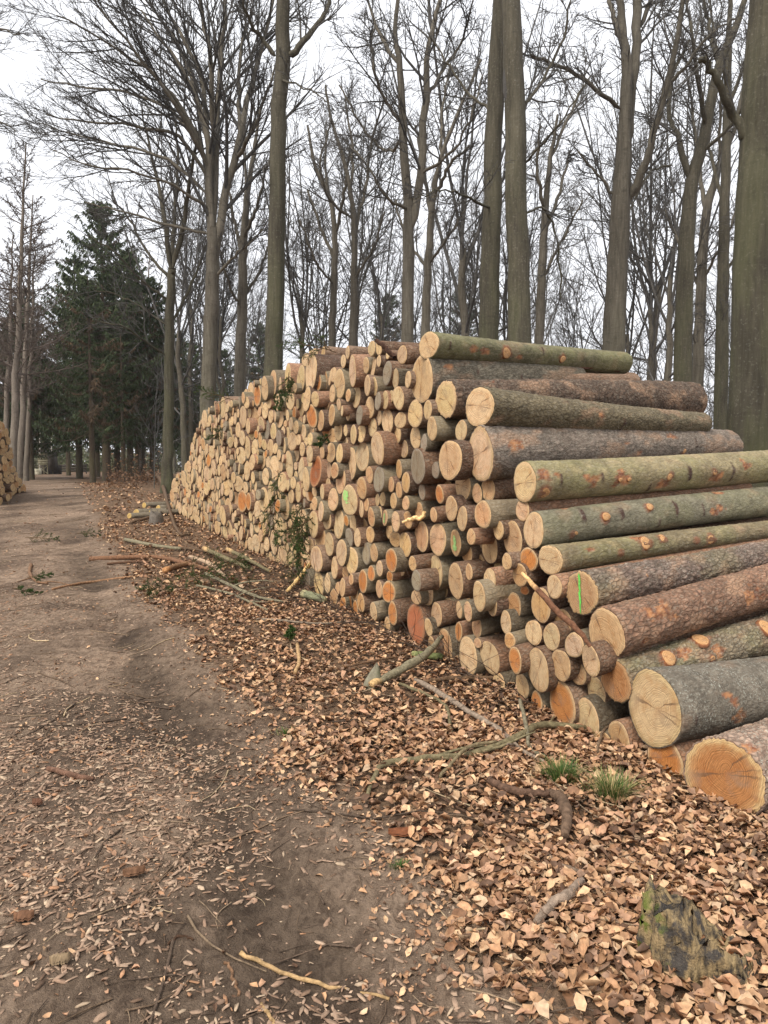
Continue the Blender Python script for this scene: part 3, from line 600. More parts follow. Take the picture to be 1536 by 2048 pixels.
# felled logs of the long stack: face plane + class, along (mm), height (mm), radius (mm), cut azimuth, wood tone
TABLE = '''R1,4788,2700,70,71,P R1,4915,2627,71,64,P R1,4649,2493,164,76,P R1,4277,2506,84,69,T R1,4095,2463,100,78,P R1,3961,2506,54,67,P R1,4136,2646,77,63,P R1,3961,2623,69,65,P R1,3750,2536,44,67,P R1,3768,2375,117,71,G R1,6032,2636,215,65,P R1,5235,2522,81,55,P R1,5042,2405,155,64,P R1,6204,2338,156,68,P R1,5878,2314,98,57,P R1,5269,2321,102,68,T R1,4773,2262,70,65,T R1,4541,2232,123,69,P R1,4245,2311,106,73,P R1,4066,2285,92,74,P R1,4187,2095,105,63,P R1,4121,1911,98,63,P R1,3985,2140,88,71,G R1,3815,2136,91,72,P R1,3675,2157,61,73,P R1,5061,2191,66,68,P R1,5294,2096,120,70,T R1,4960,2116,58,75,P R1,4775,2074,73,71,P R1,4461,2039,103,71,G R1,6008,2123,146,60,O R1,5679,2053,126,67,T R1,5085,1910,111,65,P R1,4854,1907,64,69,P R1,4626,1858,108,72,P R1,4411,1862,93,59,P R1,3977,1987,76,63,P R1,3765,1943,117,63,P L1,-1444,2752,209,68,P L1,-1461,2325,96,63,P L1,-1507,2005,118,59,P R1,6077,1857,81,60,P R1,5839,1812,106,65,T R1,6093,1680,101,63,P R1,5626,1696,85,69,T R1,5332,1684,111,57,T R1,5046,1669,109,67,P R1,4712,1568,170,66,P R1,4381,1636,153,63,P R1,3995,1705,157,66,P R1,3709,1646,152,72,P R1,5870,1472,182,63,R L1,-1444,1484,174,69,P R1,6258,1374,158,69,P R1,5387,1491,97,72,T R1,5206,1489,95,60,T R1,5013,1383,138,63,T R1,5426,1335,71,61,P R1,5925,1235,65,60,P R1,5634,1244,96,72,P L1,-1303,1157,149,68,P R1,5263,1171,132,60,T R1,4747,1187,171,59,V R1,4403,1324,119,64,T R1,4197,1455,90,67,T R1,3963,1415,127,66,G R1,3676,1374,76,71,T R1,3870,1237,69,68,P R1,3995,1223,61,71,P R1,4273,1163,69,70,T R1,4414,1117,87,72,P R1,4149,1051,100,70,T R1,3963,1093,76,67,P R1,3817,1066,80,75,W R1,5685,1018,119,70,P R1,5927,1094,84,60,T R1,2937,2501,103,44,Pa R1,3443,2493,86,62,P R1,3061,2244,198,68,Pb R1,2640,2052,146,64,Pc R1,2140,1956,134,49,Pd R1,2119,1623,191,72,Pe R1,1572,1442,124,66,Pf R1,3584,2306,91,73,P R1,3321,2270,77,73,P R1,3523,2132,105,62,P R1,3479,1936,73,44,P R1,3182,1975,118,59,P R1,2948,1991,83,71,P R1,3550,1813,80,63,P R1,3177,1777,100,67,P R1,2872,1838,98,70,P R1,2399,1801,83,65,P R1,3405,1686,84,67,P R1,3017,1725,80,76,G R1,3131,1540,156,71,G R1,2567,1588,152,57,T R1,3505,1514,85,74,T R1,3363,1401,98,72,T R1,3507,1328,74,69,T R1,2808,1508,69,68,G R1,2368,1396,114,66,T R1,2013,1383,88,64,T R1,2161,1348,73,69,T R1,2735,1321,79,72,O R1,3047,1330,69,70,G R1,3363,1221,67,64,T R1,3626,1230,75,68,T R1,5975,849,173,65,P R1,5467,935,114,60,P R1,5076,918,161,66,P R1,4647,957,95,67,P R1,5718,721,132,55,T R1,4757,803,105,66,G R1,4523,818,102,69,P R1,5397,667,136,64,P R1,4997,619,143,62,P R1,4692,569,150,61,P R1,5866,448,158,56,P L1,-1357,218,146,65,T R1,5225,424,125,70,P R1,4285,681,111,68,G R1,4085,716,93,65,T R1,4179,881,82,57,T R1,3576,1050,94,67,T R1,3326,1082,76,59,T R1,3104,1171,74,66,T R1,3375,867,112,64,T R1,3586,890,72,44,T R1,3672,693,110,61,O R1,3945,584,76,65,P R1,4151,507,82,64,O R1,4374,400,117,66,O R1,3056,963,134,68,T R1,2765,966,128,61,T R1,2473,968,104,73,W R1,2242,1032,62,65,T R1,2837,1154,61,66,T R1,2375,1157,99,75,T R1,2544,1222,98,67,T R1,2081,1204,102,62,T R1,1984,976,112,70,T R1,1874,1112,68,68,T R1,1699,1069,122,71,T R1,1766,910,59,66,T R1,3227,717,69,65,T R1,2792,702,148,76,P R1,2469,680,147,75,T R1,2266,774,62,73,T R1,1980,762,81,67,P R1,2122,620,110,74,P R1,3152,584,92,66,G R1,2953,517,112,65,P R1,3151,442,65,49,T R1,3734,394,104,53,O R1,3957,387,84,68,T R1,3705,539,55,58,O R1,4604,259,100,68,T R1,4430,175,102,67,T R1,4098,147,97,70,T R1,3643,214,110,69,O R1,3157,212,181,68,S R1,2918,236,76,68,P R1,2781,363,106,71,T R1,2410,469,67,77,T R1,2278,482,77,74,T R1,1947,587,78,72,P R1,1673,632,93,73,T R1,1770,501,81,74,P R1,2151,397,84,75,T R1,2416,304,73,75,O R1,2642,143,143,68,T R1,2853,91,91,75,T R1,2275,149,149,70,P R1,1970,216,121,63,P R1,1654,275,93,75,O R1,1851,72,72,64,P R1,1568,127,84,71,P R1,1720,390,54,55,T R1,2137,281,41,57,T R1,5780,161,161,64,P R1,5466,217,115,68,P R1,6233,139,139,70,G R1,4965,248,104,71,T R1,5127,205,79,70,T R1,4874,417,77,61,T R1,4702,371,59,64,T R1,4774,119,119,69,O R1,4954,78,78,60,O R1,4580,91,91,72,O R1,4296,76,76,57,T R1,3762,82,82,72,T R1,5249,98,98,59,T L1,-1159,-55,119,53,G R1,1465,1144,113,70,Pg R1,1288,978,90,52,Ph R1,986,824,126,63,Xi R1,774,638,137,66,Tj R1,692,399,111,65,Ok R1,412,364,188,70,Pl R1,-24,185,185,55,Om R1,1243,821,73,65,P R1,1377,687,115,72,T R1,1514,954,82,58,O R1,1611,841,80,65,T R1,1450,501,84,63,P R1,1263,514,87,68,P R1,1154,628,79,63,T R1,1046,512,74,55,P R1,898,458,93,76,P R1,1001,353,65,62,T R1,1168,364,101,70,T R1,1400,276,145,75,P R1,1407,71,71,75,O R1,1150,139,139,73,O R1,919,121,121,74,P R1,846,294,91,74,P R1,657,96,96,71,T R1,784,46,46,44,T R1,326,110,110,62,O R1,1554,752,33,44,O R1,1590,1262,72,61,T R0,5540,2490,119,67,O R0,3900,870,119,68,T R0,3340,490,119,61,T R0,5560,470,119,71,T R0,5480,1910,119,62,O R0,5500,2250,119,64,T R0,3440,110,109,67,P R0,2580,430,105,63,P R0,5580,1450,101,65,O R0,3900,210,101,60,T R0,3460,670,97,68,P R0,4160,330,96,58,O R0,4360,930,96,58,T R0,5760,2490,96,62,O R0,3560,490,94,59,T R0,3040,730,93,66,O R0,3460,310,93,59,T R0,4140,1270,93,67,T R0,6020,250,93,58,T R0,2140,850,84,64,T R0,6060,590,84,62,T R0,1920,430,84,71,T R0,4460,590,84,61,T R0,5280,1870,84,55,T R0,1820,730,84,63,O R0,2900,1370,84,65,O R0,3220,1290,84,62,T R0,2860,1650,84,60,P R0,5700,2290,83,61,T R0,5000,1150,83,62,P R0,5480,1150,83,65,T R0,4420,2410,79,66,T R0,6060,1190,78,56,O R0,3340,1850,78,66,O R0,3340,2110,78,59,T R0,4860,1770,75,64,P R0,2300,910,73,61,T R0,2700,1770,73,59,T R0,2960,1210,73,64,P R0,1620,470,73,62,T R0,3720,950,71,66,T R0,6020,70,71,58,O R0,5660,1850,71,65,T R0,5300,850,71,59,T R0,5800,1190,68,59,T R0,2620,830,68,66,T R0,2700,1170,67,61,T R0,5500,1610,67,68,P R0,1720,130,66,65,T R0,4280,1950,66,66,T R0,4840,970,66,66,O R0,5200,710,66,67,T R0,4340,2170,66,65,T R0,5020,410,66,59,T R0,4640,2070,63,62,T R0,500,110,63,67,T R0,4580,1370,63,72,T R0,2600,1370,61,57,T R0,4260,210,61,74,P R0,5580,70,61,59,O R0,4900,2230,61,71,P R0,4260,1810,61,55,T R0,2600,1070,61,62,T R0,2080,70,61,72,T R0,3860,690,59,60,T R0,3820,530,59,63,P R0,5180,1770,59,62,P R0,1820,330,59,65,O R0,3040,1870,59,69,T R0,3480,1170,59,59,T R0,4800,290,56,58,T R0,3940,2390,56,60,T R0,4560,410,56,61,T R0,5360,2470,56,74,T R0,3920,2270,56,69,T R0,4920,2010,56,69,T R0,4500,990,56,71,T R0,2240,1230,56,61,T R0,5300,250,56,62,O R0,2460,70,54,63,T R0,3600,1990,54,63,O R0,2300,350,54,73,P R0,3340,1550,54,75,T R0,5100,70,54,59,P R0,5860,1990,54,77,T R0,5300,1370,53,61,P R0,5120,2090,53,64,P R0,3780,1450,53,69,T R0,5620,310,53,66,T R0,5400,390,53,67,T R0,2720,510,53,65,P R0,3960,70,53,64,T R0,5300,990,53,57,P R0,5960,1930,53,71,T R0,3200,850,51,61,T R0,5400,50,51,61,T R0,3620,50,51,64,T R0,3700,1130,51,59,P R0,3200,1090,51,67,T R0,3240,990,51,61,T R0,4840,2370,51,63,T R0,720,230,51,73,T R0,4500,1470,51,68,T R0,1880,850,50,70,P R0,3800,1350,50,63,P R0,5820,2170,50,60,T R0,5540,790,50,64,T R0,2280,610,50,78,T R0,4180,1610,50,63,T R0,5500,1730,47,71,O R0,4860,2490,47,63,T R0,3740,1270,47,53,O R0,2640,570,47,64,T R0,5940,1690,47,52,T R0,4700,2170,47,58,T R0,5460,2090,46,63,P R0,2920,1530,46,59,T R0,1800,210,46,61,P R0,6060,1050,46,68,T R0,2140,990,46,63,P R0,3440,1010,46,61,T R0,5880,650,46,71,P R0,1540,670,46,66,P R0,2960,350,46,63,O R0,6060,390,46,58,O R0,4060,930,46,67,O L2,4156,274,102,72,G L2,3456,293,150,54,P L2,5456,437,194,58,P L2,2456,312,207,63,P L2,156,80,54,51,P L2,-1844,116,109,68,P L2,7656,455,99,56,P L2,-944,146,132,63,P L2,7456,384,42,63,P L2,5906,316,58,52,P L2,-344,98,79,60,P L2,6,97,72,60,T L2,-2244,130,122,53,P L2,6656,463,158,50,P L2,1806,128,55,65,P L2,2206,152,65,72,P L2,3756,226,74,51,P L2,8106,466,85,66,P L2,4506,239,53,55,T L2,7206,489,154,56,P L2,8356,491,96,54,T L2,4906,384,171,66,T L2,6906,388,75,54,T L2,1156,182,125,55,P L2,2006,202,119,65,P L2,456,149,112,65,P L2,1606,136,69,60,P L2,6206,358,82,64,P L2,2856,247,131,57,P L2,1406,144,83,65,T L2,-594,181,161,54,P L2,806,222,173,56,P L2,-162,335,201,66,P L2,7887,546,134,65,P L2,3156,245,117,70,P L2,4383,412,147,61,P L2,6001,565,192,56,P L2,-1594,106,99,64,O L2,6406,373,86,66,P L2,5177,316,92,54,P L2,3956,246,85,65,P L2,5761,382,92,58,P L2,223,267,133,59,P L2,4656,249,56,59,P L2,1729,322,141,66,P L2,3817,471,164,69,T L2,7471,572,107,62,P L2,-2032,226,96,56,P L2,4640,392,80,61,O L2,-1161,132,65,60,P L2,1524,250,64,47,T L2,8190,751,194,57,T L2,6969,531,72,61,T L2,6297,524,89,76,P L2,1348,339,108,68,P L2,-1705,246,70,60,P L2,3025,564,207,60,P L2,4092,473,94,63,G L2,5146,492,76,67,P L2,2168,312,65,50,P L2,306,72,43,59,P L2,543,372,112,63,T L2,-1145,273,69,64,P L2,7670,719,126,70,P L2,1051,433,131,67,P L2,-805,318,75,62,P L2,-1856,329,92,61,P L2,-1562,276,64,52,P L2,2735,435,79,64,T L2,-2202,387,123,61,T L2,2032,460,125,62,P L2,6455,682,121,61,P L2,-2372,282,65,71,P L2,6844,649,90,67,G L2,5718,553,74,60,T L2,-1015,356,76,62,P L2,3319,492,77,47,G L2,4610,640,155,66,T L2,7063,779,150,70,P L2,7380,831,151,62,T L2,1523,383,61,63,O L2,3560,516,82,63,T L2,-447,377,69,60,P L2,-1662,442,119,70,P L2,5032,676,128,61,P L2,5238,620,73,63,P L2,7872,760,68,59,P L2,-2063,64,59,54,P L2,-1228,400,73,58,P L2,6655,703,68,46,P L2,-676,429,85,66,P L2,4231,640,110,62,P L2,733,514,111,53,P L2,-1451,429,80,58,T L2,340,504,115,65,T L2,-871,506,112,67,P L2,1447,514,81,63,P L2,2247,563,100,63,P L2,5614,770,152,69,P L2,-1978,520,121,65,P L2,1639,571,107,68,P L2,114,491,97,62,P L2,6246,714,77,64,O L2,1846,492,52,58,P L2,2615,723,207,60,P L2,1263,538,92,54,P L2,6784,872,127,64,P L2,3421,658,105,58,P L2,-498,604,150,55,P L2,4012,633,74,53,O L2,-1110,570,121,66,P L2,-2402,419,67,55,P L2,5370,720,82,58,P L2,4832,705,62,71,T L2,7895,1033,190,54,P L2,3643,703,108,71,P L2,615,86,48,52,P L2,1884,658,108,58,P L2,-1325,493,53,76,P L2,-144,69,48,59,T L2,6018,312,47,66,O L2,557,554,59,57,O L2,5218,769,68,69,P L2,3875,727,82,59,T L2,-2337,604,117,62,T L2,6113,879,122,59,P L2,911,605,77,71,P L2,5853,809,76,45,P L2,6538,912,108,61,O L2,7609,936,86,51,P L2,-1458,734,207,64,P L2,6333,832,61,51,P L2,4393,742,70,62,P L2,2095,652,65,58,P L2,-48,661,124,67,G L2,4084,789,87,55,P L2,1109,670,98,62,P L2,1388,684,88,71,P L2,-1783,625,87,56,P L2,-281,579,55,56,P L2,-776,65,42,55,P L2,465,691,96,57,P L2,197,686,102,64,P L2,3254,782,91,63,T L2,-726,629,66,58,P L2,2313,740,78,72,P L2,4888,858,91,65,P L2,5336,942,129,60,P L2,1612,904,207,54,O L2,711,798,157,60,P L2,7033,366,46,72,P L2,-2154,587,56,61,P L2,5107,895,90,55,O L2,7193,971,68,67,P L2,4254,840,80,61,T L2,4737,824,55,56,P L2,4493,836,59,68,P L2,7050,1015,73,65,P L2,-944,684,69,56,P L2,5779,984,102,47,T L2,6324,1025,119,57,P L2,3766,910,118,59,P L2,7459,1169,175,60,P L2,-2077,712,82,63,P L2,2057,910,180,54,T L2,3481,911,140,63,P L2,-277,733,90,63,P L2,4623,937,96,68,P L2,2904,861,95,58,P L2,-711,918,207,63,P L2,6685,1213,207,58,P L2,-1891,812,117,60,T L2,1224,917,158,62,O L2,2684,162,50,73,P L2,952,756,69,55,P L2,5566,1040,106,62,P L2,-1107,846,140,68,T L2,4386,1043,148,55,P L2,3093,857,76,60,P L2,335,985,207,56,P L2,3984,948,90,59,T L2,5978,1081,106,64,P L2,-2239,807,95,67,T L2,2372,976,123,63,P L2,-2436,801,90,58,P L2,4956,1133,175,59,P L2,7210,1111,65,69,P L2,-140,877,97,65,G L2,7045,1240,132,52,P L2,3245,974,90,69,P L2,3026,1075,137,66,P L2,2702,1114,170,52,P L2,4305,222,46,58,P L2,77,825,70,67,P L2,5370,1263,174,58,P L2,-377,917,107,57,O L2,932,1007,130,64,P L2,5749,1288,184,66,P L2,6170,1233,124,58,P L2,6913,1017,56,63,P L2,4778,962,51,59,P L2,4141,932,57,57,P L2,4113,1133,122,60,P L2,-2080,910,83,67,P L2,8146,1004,47,63,P L2,-1705,940,95,57,P L2,4686,1113,80,51,O L2,3642,1079,79,59,P L2,-2357,1106,207,62,P L2,3853,1153,124,52,P L2,-1444,46,42,65,P L2,3368,1190,143,65,P L2,6392,1213,69,63,O L2,-34,1141,170,66,P L2,644,1053,91,50,G L2,-1938,1031,93,63,P L2,1855,1207,158,49,P L2,-1547,1015,70,72,G L2,5199,1089,56,63,T L2,2223,1123,74,71,P L2,-1001,1091,111,60,P L2,4554,1204,71,64,P L2,1384,1153,111,57,P L2,6385,1446,150,58,P L2,2418,1228,117,53,P L2,-280,1077,69,64,P L2,7241,1284,57,63,O L2,4311,1374,171,55,P L2,4713,1337,124,68,P L2,-465,1092,76,61,P L2,3601,1246,83,64,T L2,6001,1321,55,52,P L2,1120,1186,113,67,T L2,4395,617,46,44,P L2,-1761,1142,102,53,P L2,782,1188,91,67,P L2,5123,1328,66,62,P L2,3147,1266,76,59,P L2,3995,1377,126,60,P L2,2084,1164,61,60,P L2,2923,1404,172,61,T L2,6084,1512,140,51,P L2,548,1308,157,78,P L2,999,98,42,65,P L2,1581,1208,81,69,P L2,-611,1289,154,54,P L2,-1573,1167,76,61,P L2,-2057,1176,83,61,P L2,4972,1575,207,62,P L2,2191,1318,112,56,P L2,3700,1501,174,61,P L2,225,1362,151,59,P L2,-354,1218,81,61,P L2,5535,1522,115,54,P L2,-864,1250,87,68,P L2,3253,1450,124,64,P L2,936,1333,108,61,P L2,2591,1377,98,61,P L2,1289,1448,180,62,P L2,-1909,1280,87,57,P L2,-222,1495,207,57,P L2,-1092,1289,94,54,P L2,5250,1489,67,58,P L2,5846,1559,87,54,P L2,3456,1402,73,69,P L2,1656,1354,74,59,T L2,4568,1562,127,70,P L2,-2140,1360,107,70,P L2,-1660,1282,59,55,P L2,2019,1369,58,57,P L2,2404,1448,90,65,P L2,1796,1479,103,70,P L2,5341,1639,98,61,P L2,4106,1651,152,57,O L2,-1768,1354,62,69,T L2,-2397,1507,172,69,P L2,765,1464,94,61,P L2,-918,1557,207,66,P L2,5692,1700,109,67,P L2,2091,1505,87,57,G L2,5934,917,50,59,P L2,-1910,1548,164,59,P L2,1561,1483,77,61,P L2,2686,1553,91,62,P L2,3401,1753,194,68,P L2,981,1593,140,58,P L2,-1218,1400,63,59,P L2,429,1636,170,59,P L2,5948,1697,74,61,P L2,4352,1638,79,70,P L2,2276,1647,132,62,P L2,2513,1586,75,64,P L2,3100,1637,103,56,P L2,-530,1531,85,58,P L2,4705,1758,97,60,P L2,5487,1796,104,63,P L2,89,1589,99,62,P L2,1945,1586,70,54,P L2,-1283,942,48,57,P L2,1652,1719,160,47,P L2,5197,1954,207,70,P L2,2843,1683,100,57,P L2,-1678,1445,58,57,T L2,3837,1807,141,52,P L2,-2151,1539,61,68,P L2,4471,1767,86,59,P L2,2614,1788,136,72,T L2,-1202,1532,62,57,P L2,5846,1813,71,65,O L2,7694,1184,47,68,P L2,697,1638,82,62,T L2,1521,1338,54,63,P L2,5676,1943,121,54,P L2,2048,1728,95,71,T L2,-1666,1599,71,62,G L2,1240,1856,207,66,P L2,6905,1370,47,68,T L2,4284,1878,119,59,P L2,4868,1877,93,61,P L2,-1257,1707,110,63,P L2,-460,1703,90,62,P L2,-2186,1713,105,71,P L2,2996,1812,88,61,P L2,-1480,1770,107,64,P L2,-33,1821,148,61,T L2,-641,1647,67,69,T L2,4583,1992,151,60,T L2,195,1729,66,61,O L2,816,1847,144,58,P L2,-1737,1743,81,60,P L2,4051,1882,72,59,T L2,1885,1797,71,59,P L2,2408,1799,57,59,P L2,-2378,1779,85,57,P L2,2188,1865,88,65,T L2,3634,1969,104,67,P L2,2828,1915,98,70,P L2,3150,1867,66,74,P L2,-706,1842,127,72,P L2,-1917,1841,112,72,P L2,-1069,1891,137,52,P L2,-285,1804,89,55,P L2,2369,1972,109,50,P L2,282,1877,95,54,P L2,1996,1955,110,62,P L2,4108,2148,184,58,G L2,3636,196,42,70,P L2,3660,304,42,58,P L2,517,1950,136,65,T L2,3233,2145,207,66,P L2,4894,2084,103,58,T L2,5493,2091,100,60,P L2,-459,1960,131,64,G L2,-1473,1261,47,61,T L2,1804,1927,72,61,P L2,1568,2029,142,57,P L2,2606,2076,135,66,G L2,-2215,2043,206,51,P L2,3808,2101,102,62,P L2,-1754,2029,122,61,P L2,-1320,1908,88,56,P L2,132,2106,162,65,G L2,2906,2113,102,68,P L2,-198,2074,137,60,P L2,2176,2040,77,61,P L2,975,2068,112,51,P L2,-859,2021,95,62,P L2,4717,2266,136,73,P L2,3589,2229,137,67,P L2,4407,2193,101,53,P L2,-1636,1869,65,57,P L2,5044,2254,110,57,P L2,3002,1969,60,67,P L2,5352,2203,69,54,P L2,1837,2179,148,61,P L2,716,2060,78,55,O L2,-660,2055,78,58,P L2,-1229,2091,104,61,P L2,2297,2172,91,68,P L2,1192,2218,136,63,P L2,2108,2203,89,74,P L2,423,2216,130,59,P L2,5234,2298,73,76,P L2,-1021,2146,98,63,P L2,-2459,1907,57,72,P L2,-523,2235,135,60,P L2,796,2331,187,57,T L2,2761,2287,112,61,G L2,1512,2395,207,62,P L2,3823,2312,97,72,T L2,-1932,2139,75,56,P L2,-1725,752,44,60,P L2,4452,2517,207,60,P L2,2474,2317,124,60,P L2,-766,2157,61,57,T L2,2976,2338,96,62,T L2,-1767,2339,169,73,P L2,4906,2417,92,69,P L2,4004,2453,119,56,P L2,1367,2108,58,70,P L2,-78,2313,115,60,P L2,-292,2293,87,71,P L2,2248,2361,93,54,P L2,3419,2404,93,65,P L2,-1166,2296,98,68,O L2,-1399,2164,70,60,T L2,-1424,1001,46,52,G L2,-871,2275,88,67,P L2,2011,2396,114,64,P L2,3680,2460,97,59,P L2,6448,508,42,55,T L2,-2054,2327,101,64,P L2,3233,2459,89,67,P L2,-2317,2419,161,57,P L2,218,2416,139,60,P L2,2643,2456,82,60,P L2,2884,2646,207,61,P L2,-714,2361,80,55,P L2,1087,2461,113,63,P L2,-410,2506,141,66,P L2,-2455,2214,71,57,P L2,-996,2482,139,56,P L2,520,2425,87,61,T L2,3269,375,42,48,P L2,1813,2475,86,63,P L2,2366,2528,99,66,P L2,3829,2637,120,64,P L2,-1309,2414,76,67,P L2,3497,2656,155,76,P L2,2170,2536,85,62,T L2,4162,2584,73,50,P L2,-6,2524,94,61,P L2,2567,2625,92,56,P L2,-1975,2503,80,55,P L2,-1572,2182,66,68,P L2,4822,595,42,59,P L2,-753,2546,97,65,P L2,1262,2622,110,54,P L2,631,2698,191,62,O L2,1423,1653,50,67,P L2,-2132,2749,195,64,P L2,225,2774,197,65,P L2,-1540,2480,74,58,P L2,4207,2383,56,61,P L2,-202,2813,207,66,T L2,3213,2663,103,68,O L2,1945,2586,75,61,T L2,1718,2658,107,70,G L2,1008,2781,172,62,P L2,4754,2471,59,65,P L2,-1742,2630,106,65,P L2,-898,2836,207,70,P L2,-545,2750,121,72,P L2,-1166,2644,83,55,P L2,1467,2724,105,63,T L2,-204,2449,59,74,P L2,-1816,2857,120,53,P L2,-2433,2668,98,60,P L2,-2407,2860,84,66,P L2,-1635,2993,93,49,P L2,4031,2667,72,66,P L2,-1980,3014,93,55,P L2,2075,2675,73,58,P L2,399,2519,57,53,P L2,6154,1049,42,64,P L2,2418,2688,59,56,P L2,-2293,3002,87,68,T L2,2261,2677,73,57,P L2,-2098,1043,44,68,P L2,1306,2801,63,50,P L2,-1187,2865,67,57,T L2,868,2583,56,65,T L2,630,1761,49,59,P L2,606,2148,54,60,P L2,797,2905,58,75,T L2,463,2902,57,63,P L2,-1819,3049,61,65,P'''
LANDMARKS = [('the green-dabbed log', 699, 1002), ('the green-streaked log', 1164, 1186), ('the rust-red log', 632, 943), ('the pinkish broad log', 833, 1246),
             ('the topmost greenish log', 858, 690), ('the fat scaly log', 962, 911), ('the upright cone stone', 742, 1350), ('the huge lichened log', 1310, 1428),
             ('the leaning stick', 1085, 1195), ('the red-wounded log', 1048, 970), ('the green-smeared orange log', 911, 1085), ('the hanging fir sprays', 603, 1040),
             ('the fir spray on top', 572, 778), ('the far end of the stack', 350, 990), ('the dark stick on top', 770, 697)]
used_labels = {}
SIZES = [(.055, 'very thin'), (.072, 'thin'), (.09, 'slim'), (.11, 'middling'), (.135, 'stout'), (.165, 'thick'), (9, 'massive')]
TONES = dict(P='pale', T='tan', O='orange', G='grey weathered', R='rust-red', S='pinkish red', V='pale', W='tan', X='tan')
def direction(dx, dy):
    if abs(dx) < .45 * abs(dy): return 'above' if dy < 0 else 'below'
    if abs(dy) < .45 * abs(dx): return 'left of' if dx < 0 else 'right of'
    return ('upper ' if dy < 0 else 'lower ') + ('left of' if dx < 0 else 'right of')
def log_label(px, py, r, c):
    size = next(n for v, n in SIZES if r < v)
    ds = sorted([(math.hypot(px - x, py - y), n, px - x, py - y) for n, x, y in LANDMARKS])
    for n2 in (0, 1, 2, 3):
        d, n, dx, dy = ds[0]
        near = 'touching, ' if d < 30 else ('close, ' if d < 70 else '')
        lab = f"{size} {TONES[c]} log end {near}{direction(dx, dy)} {n}"
        if n2:
            d, n, dx, dy = ds[n2]; lab += f", {direction(dx, dy)} {n}"
            if len(lab.split()) > 16: lab = lab.replace('close, ', '').replace('touching, ', '')
            if len(lab.split()) > 16: lab = lab.replace(' log end', ' end').replace('the fat', 'fat').replace('the far end of the stack', 'the far stack end')
            if len(lab.split()) > 16: lab = ' '.join(lab.split()[:3]) + f' {direction(dx, dy)} {n}'
        if lab not in used_labels: break
    used_labels[lab] = used_labels.get(lab, 0) + 1
    return lab

rows = []
for ln in TABLE.split():
    f = ln.split(',')
    pl, ann = f[0][0], int(f[0][1]); u, z, r = [int(q) / 1000 for q in f[1:4]]
    rows.append([pl, ann, u, z, r, float(f[4]), f[5][0], f[5][1:]])
g_, D_ = PLANES['R']
for rw in rows:
    g, D = PLANES[rw[0]]
    X, Y = g + D * rw[2]; rw.append(np.array([X, Y, rw[3]]))
def rank(rw): return rw[4] / rw[8][1] + (10 if rw[1] == 1 else 0) - (10 if rw[1] == 0 else 0)
order = sorted(range(len(rows)), key=lambda i: -rank(rows[i]))
NIND = 262
stuff = {'bark': [], 'cut': []}
LR = np.random.default_rng(77)
def proj(P):
    x, y, z = P[0], P[1], P[2] - EYE
    f = y * CP - z * SP; up = y * SP + z * CP
    return 768 + F * x / f, 1024 - F * up / f

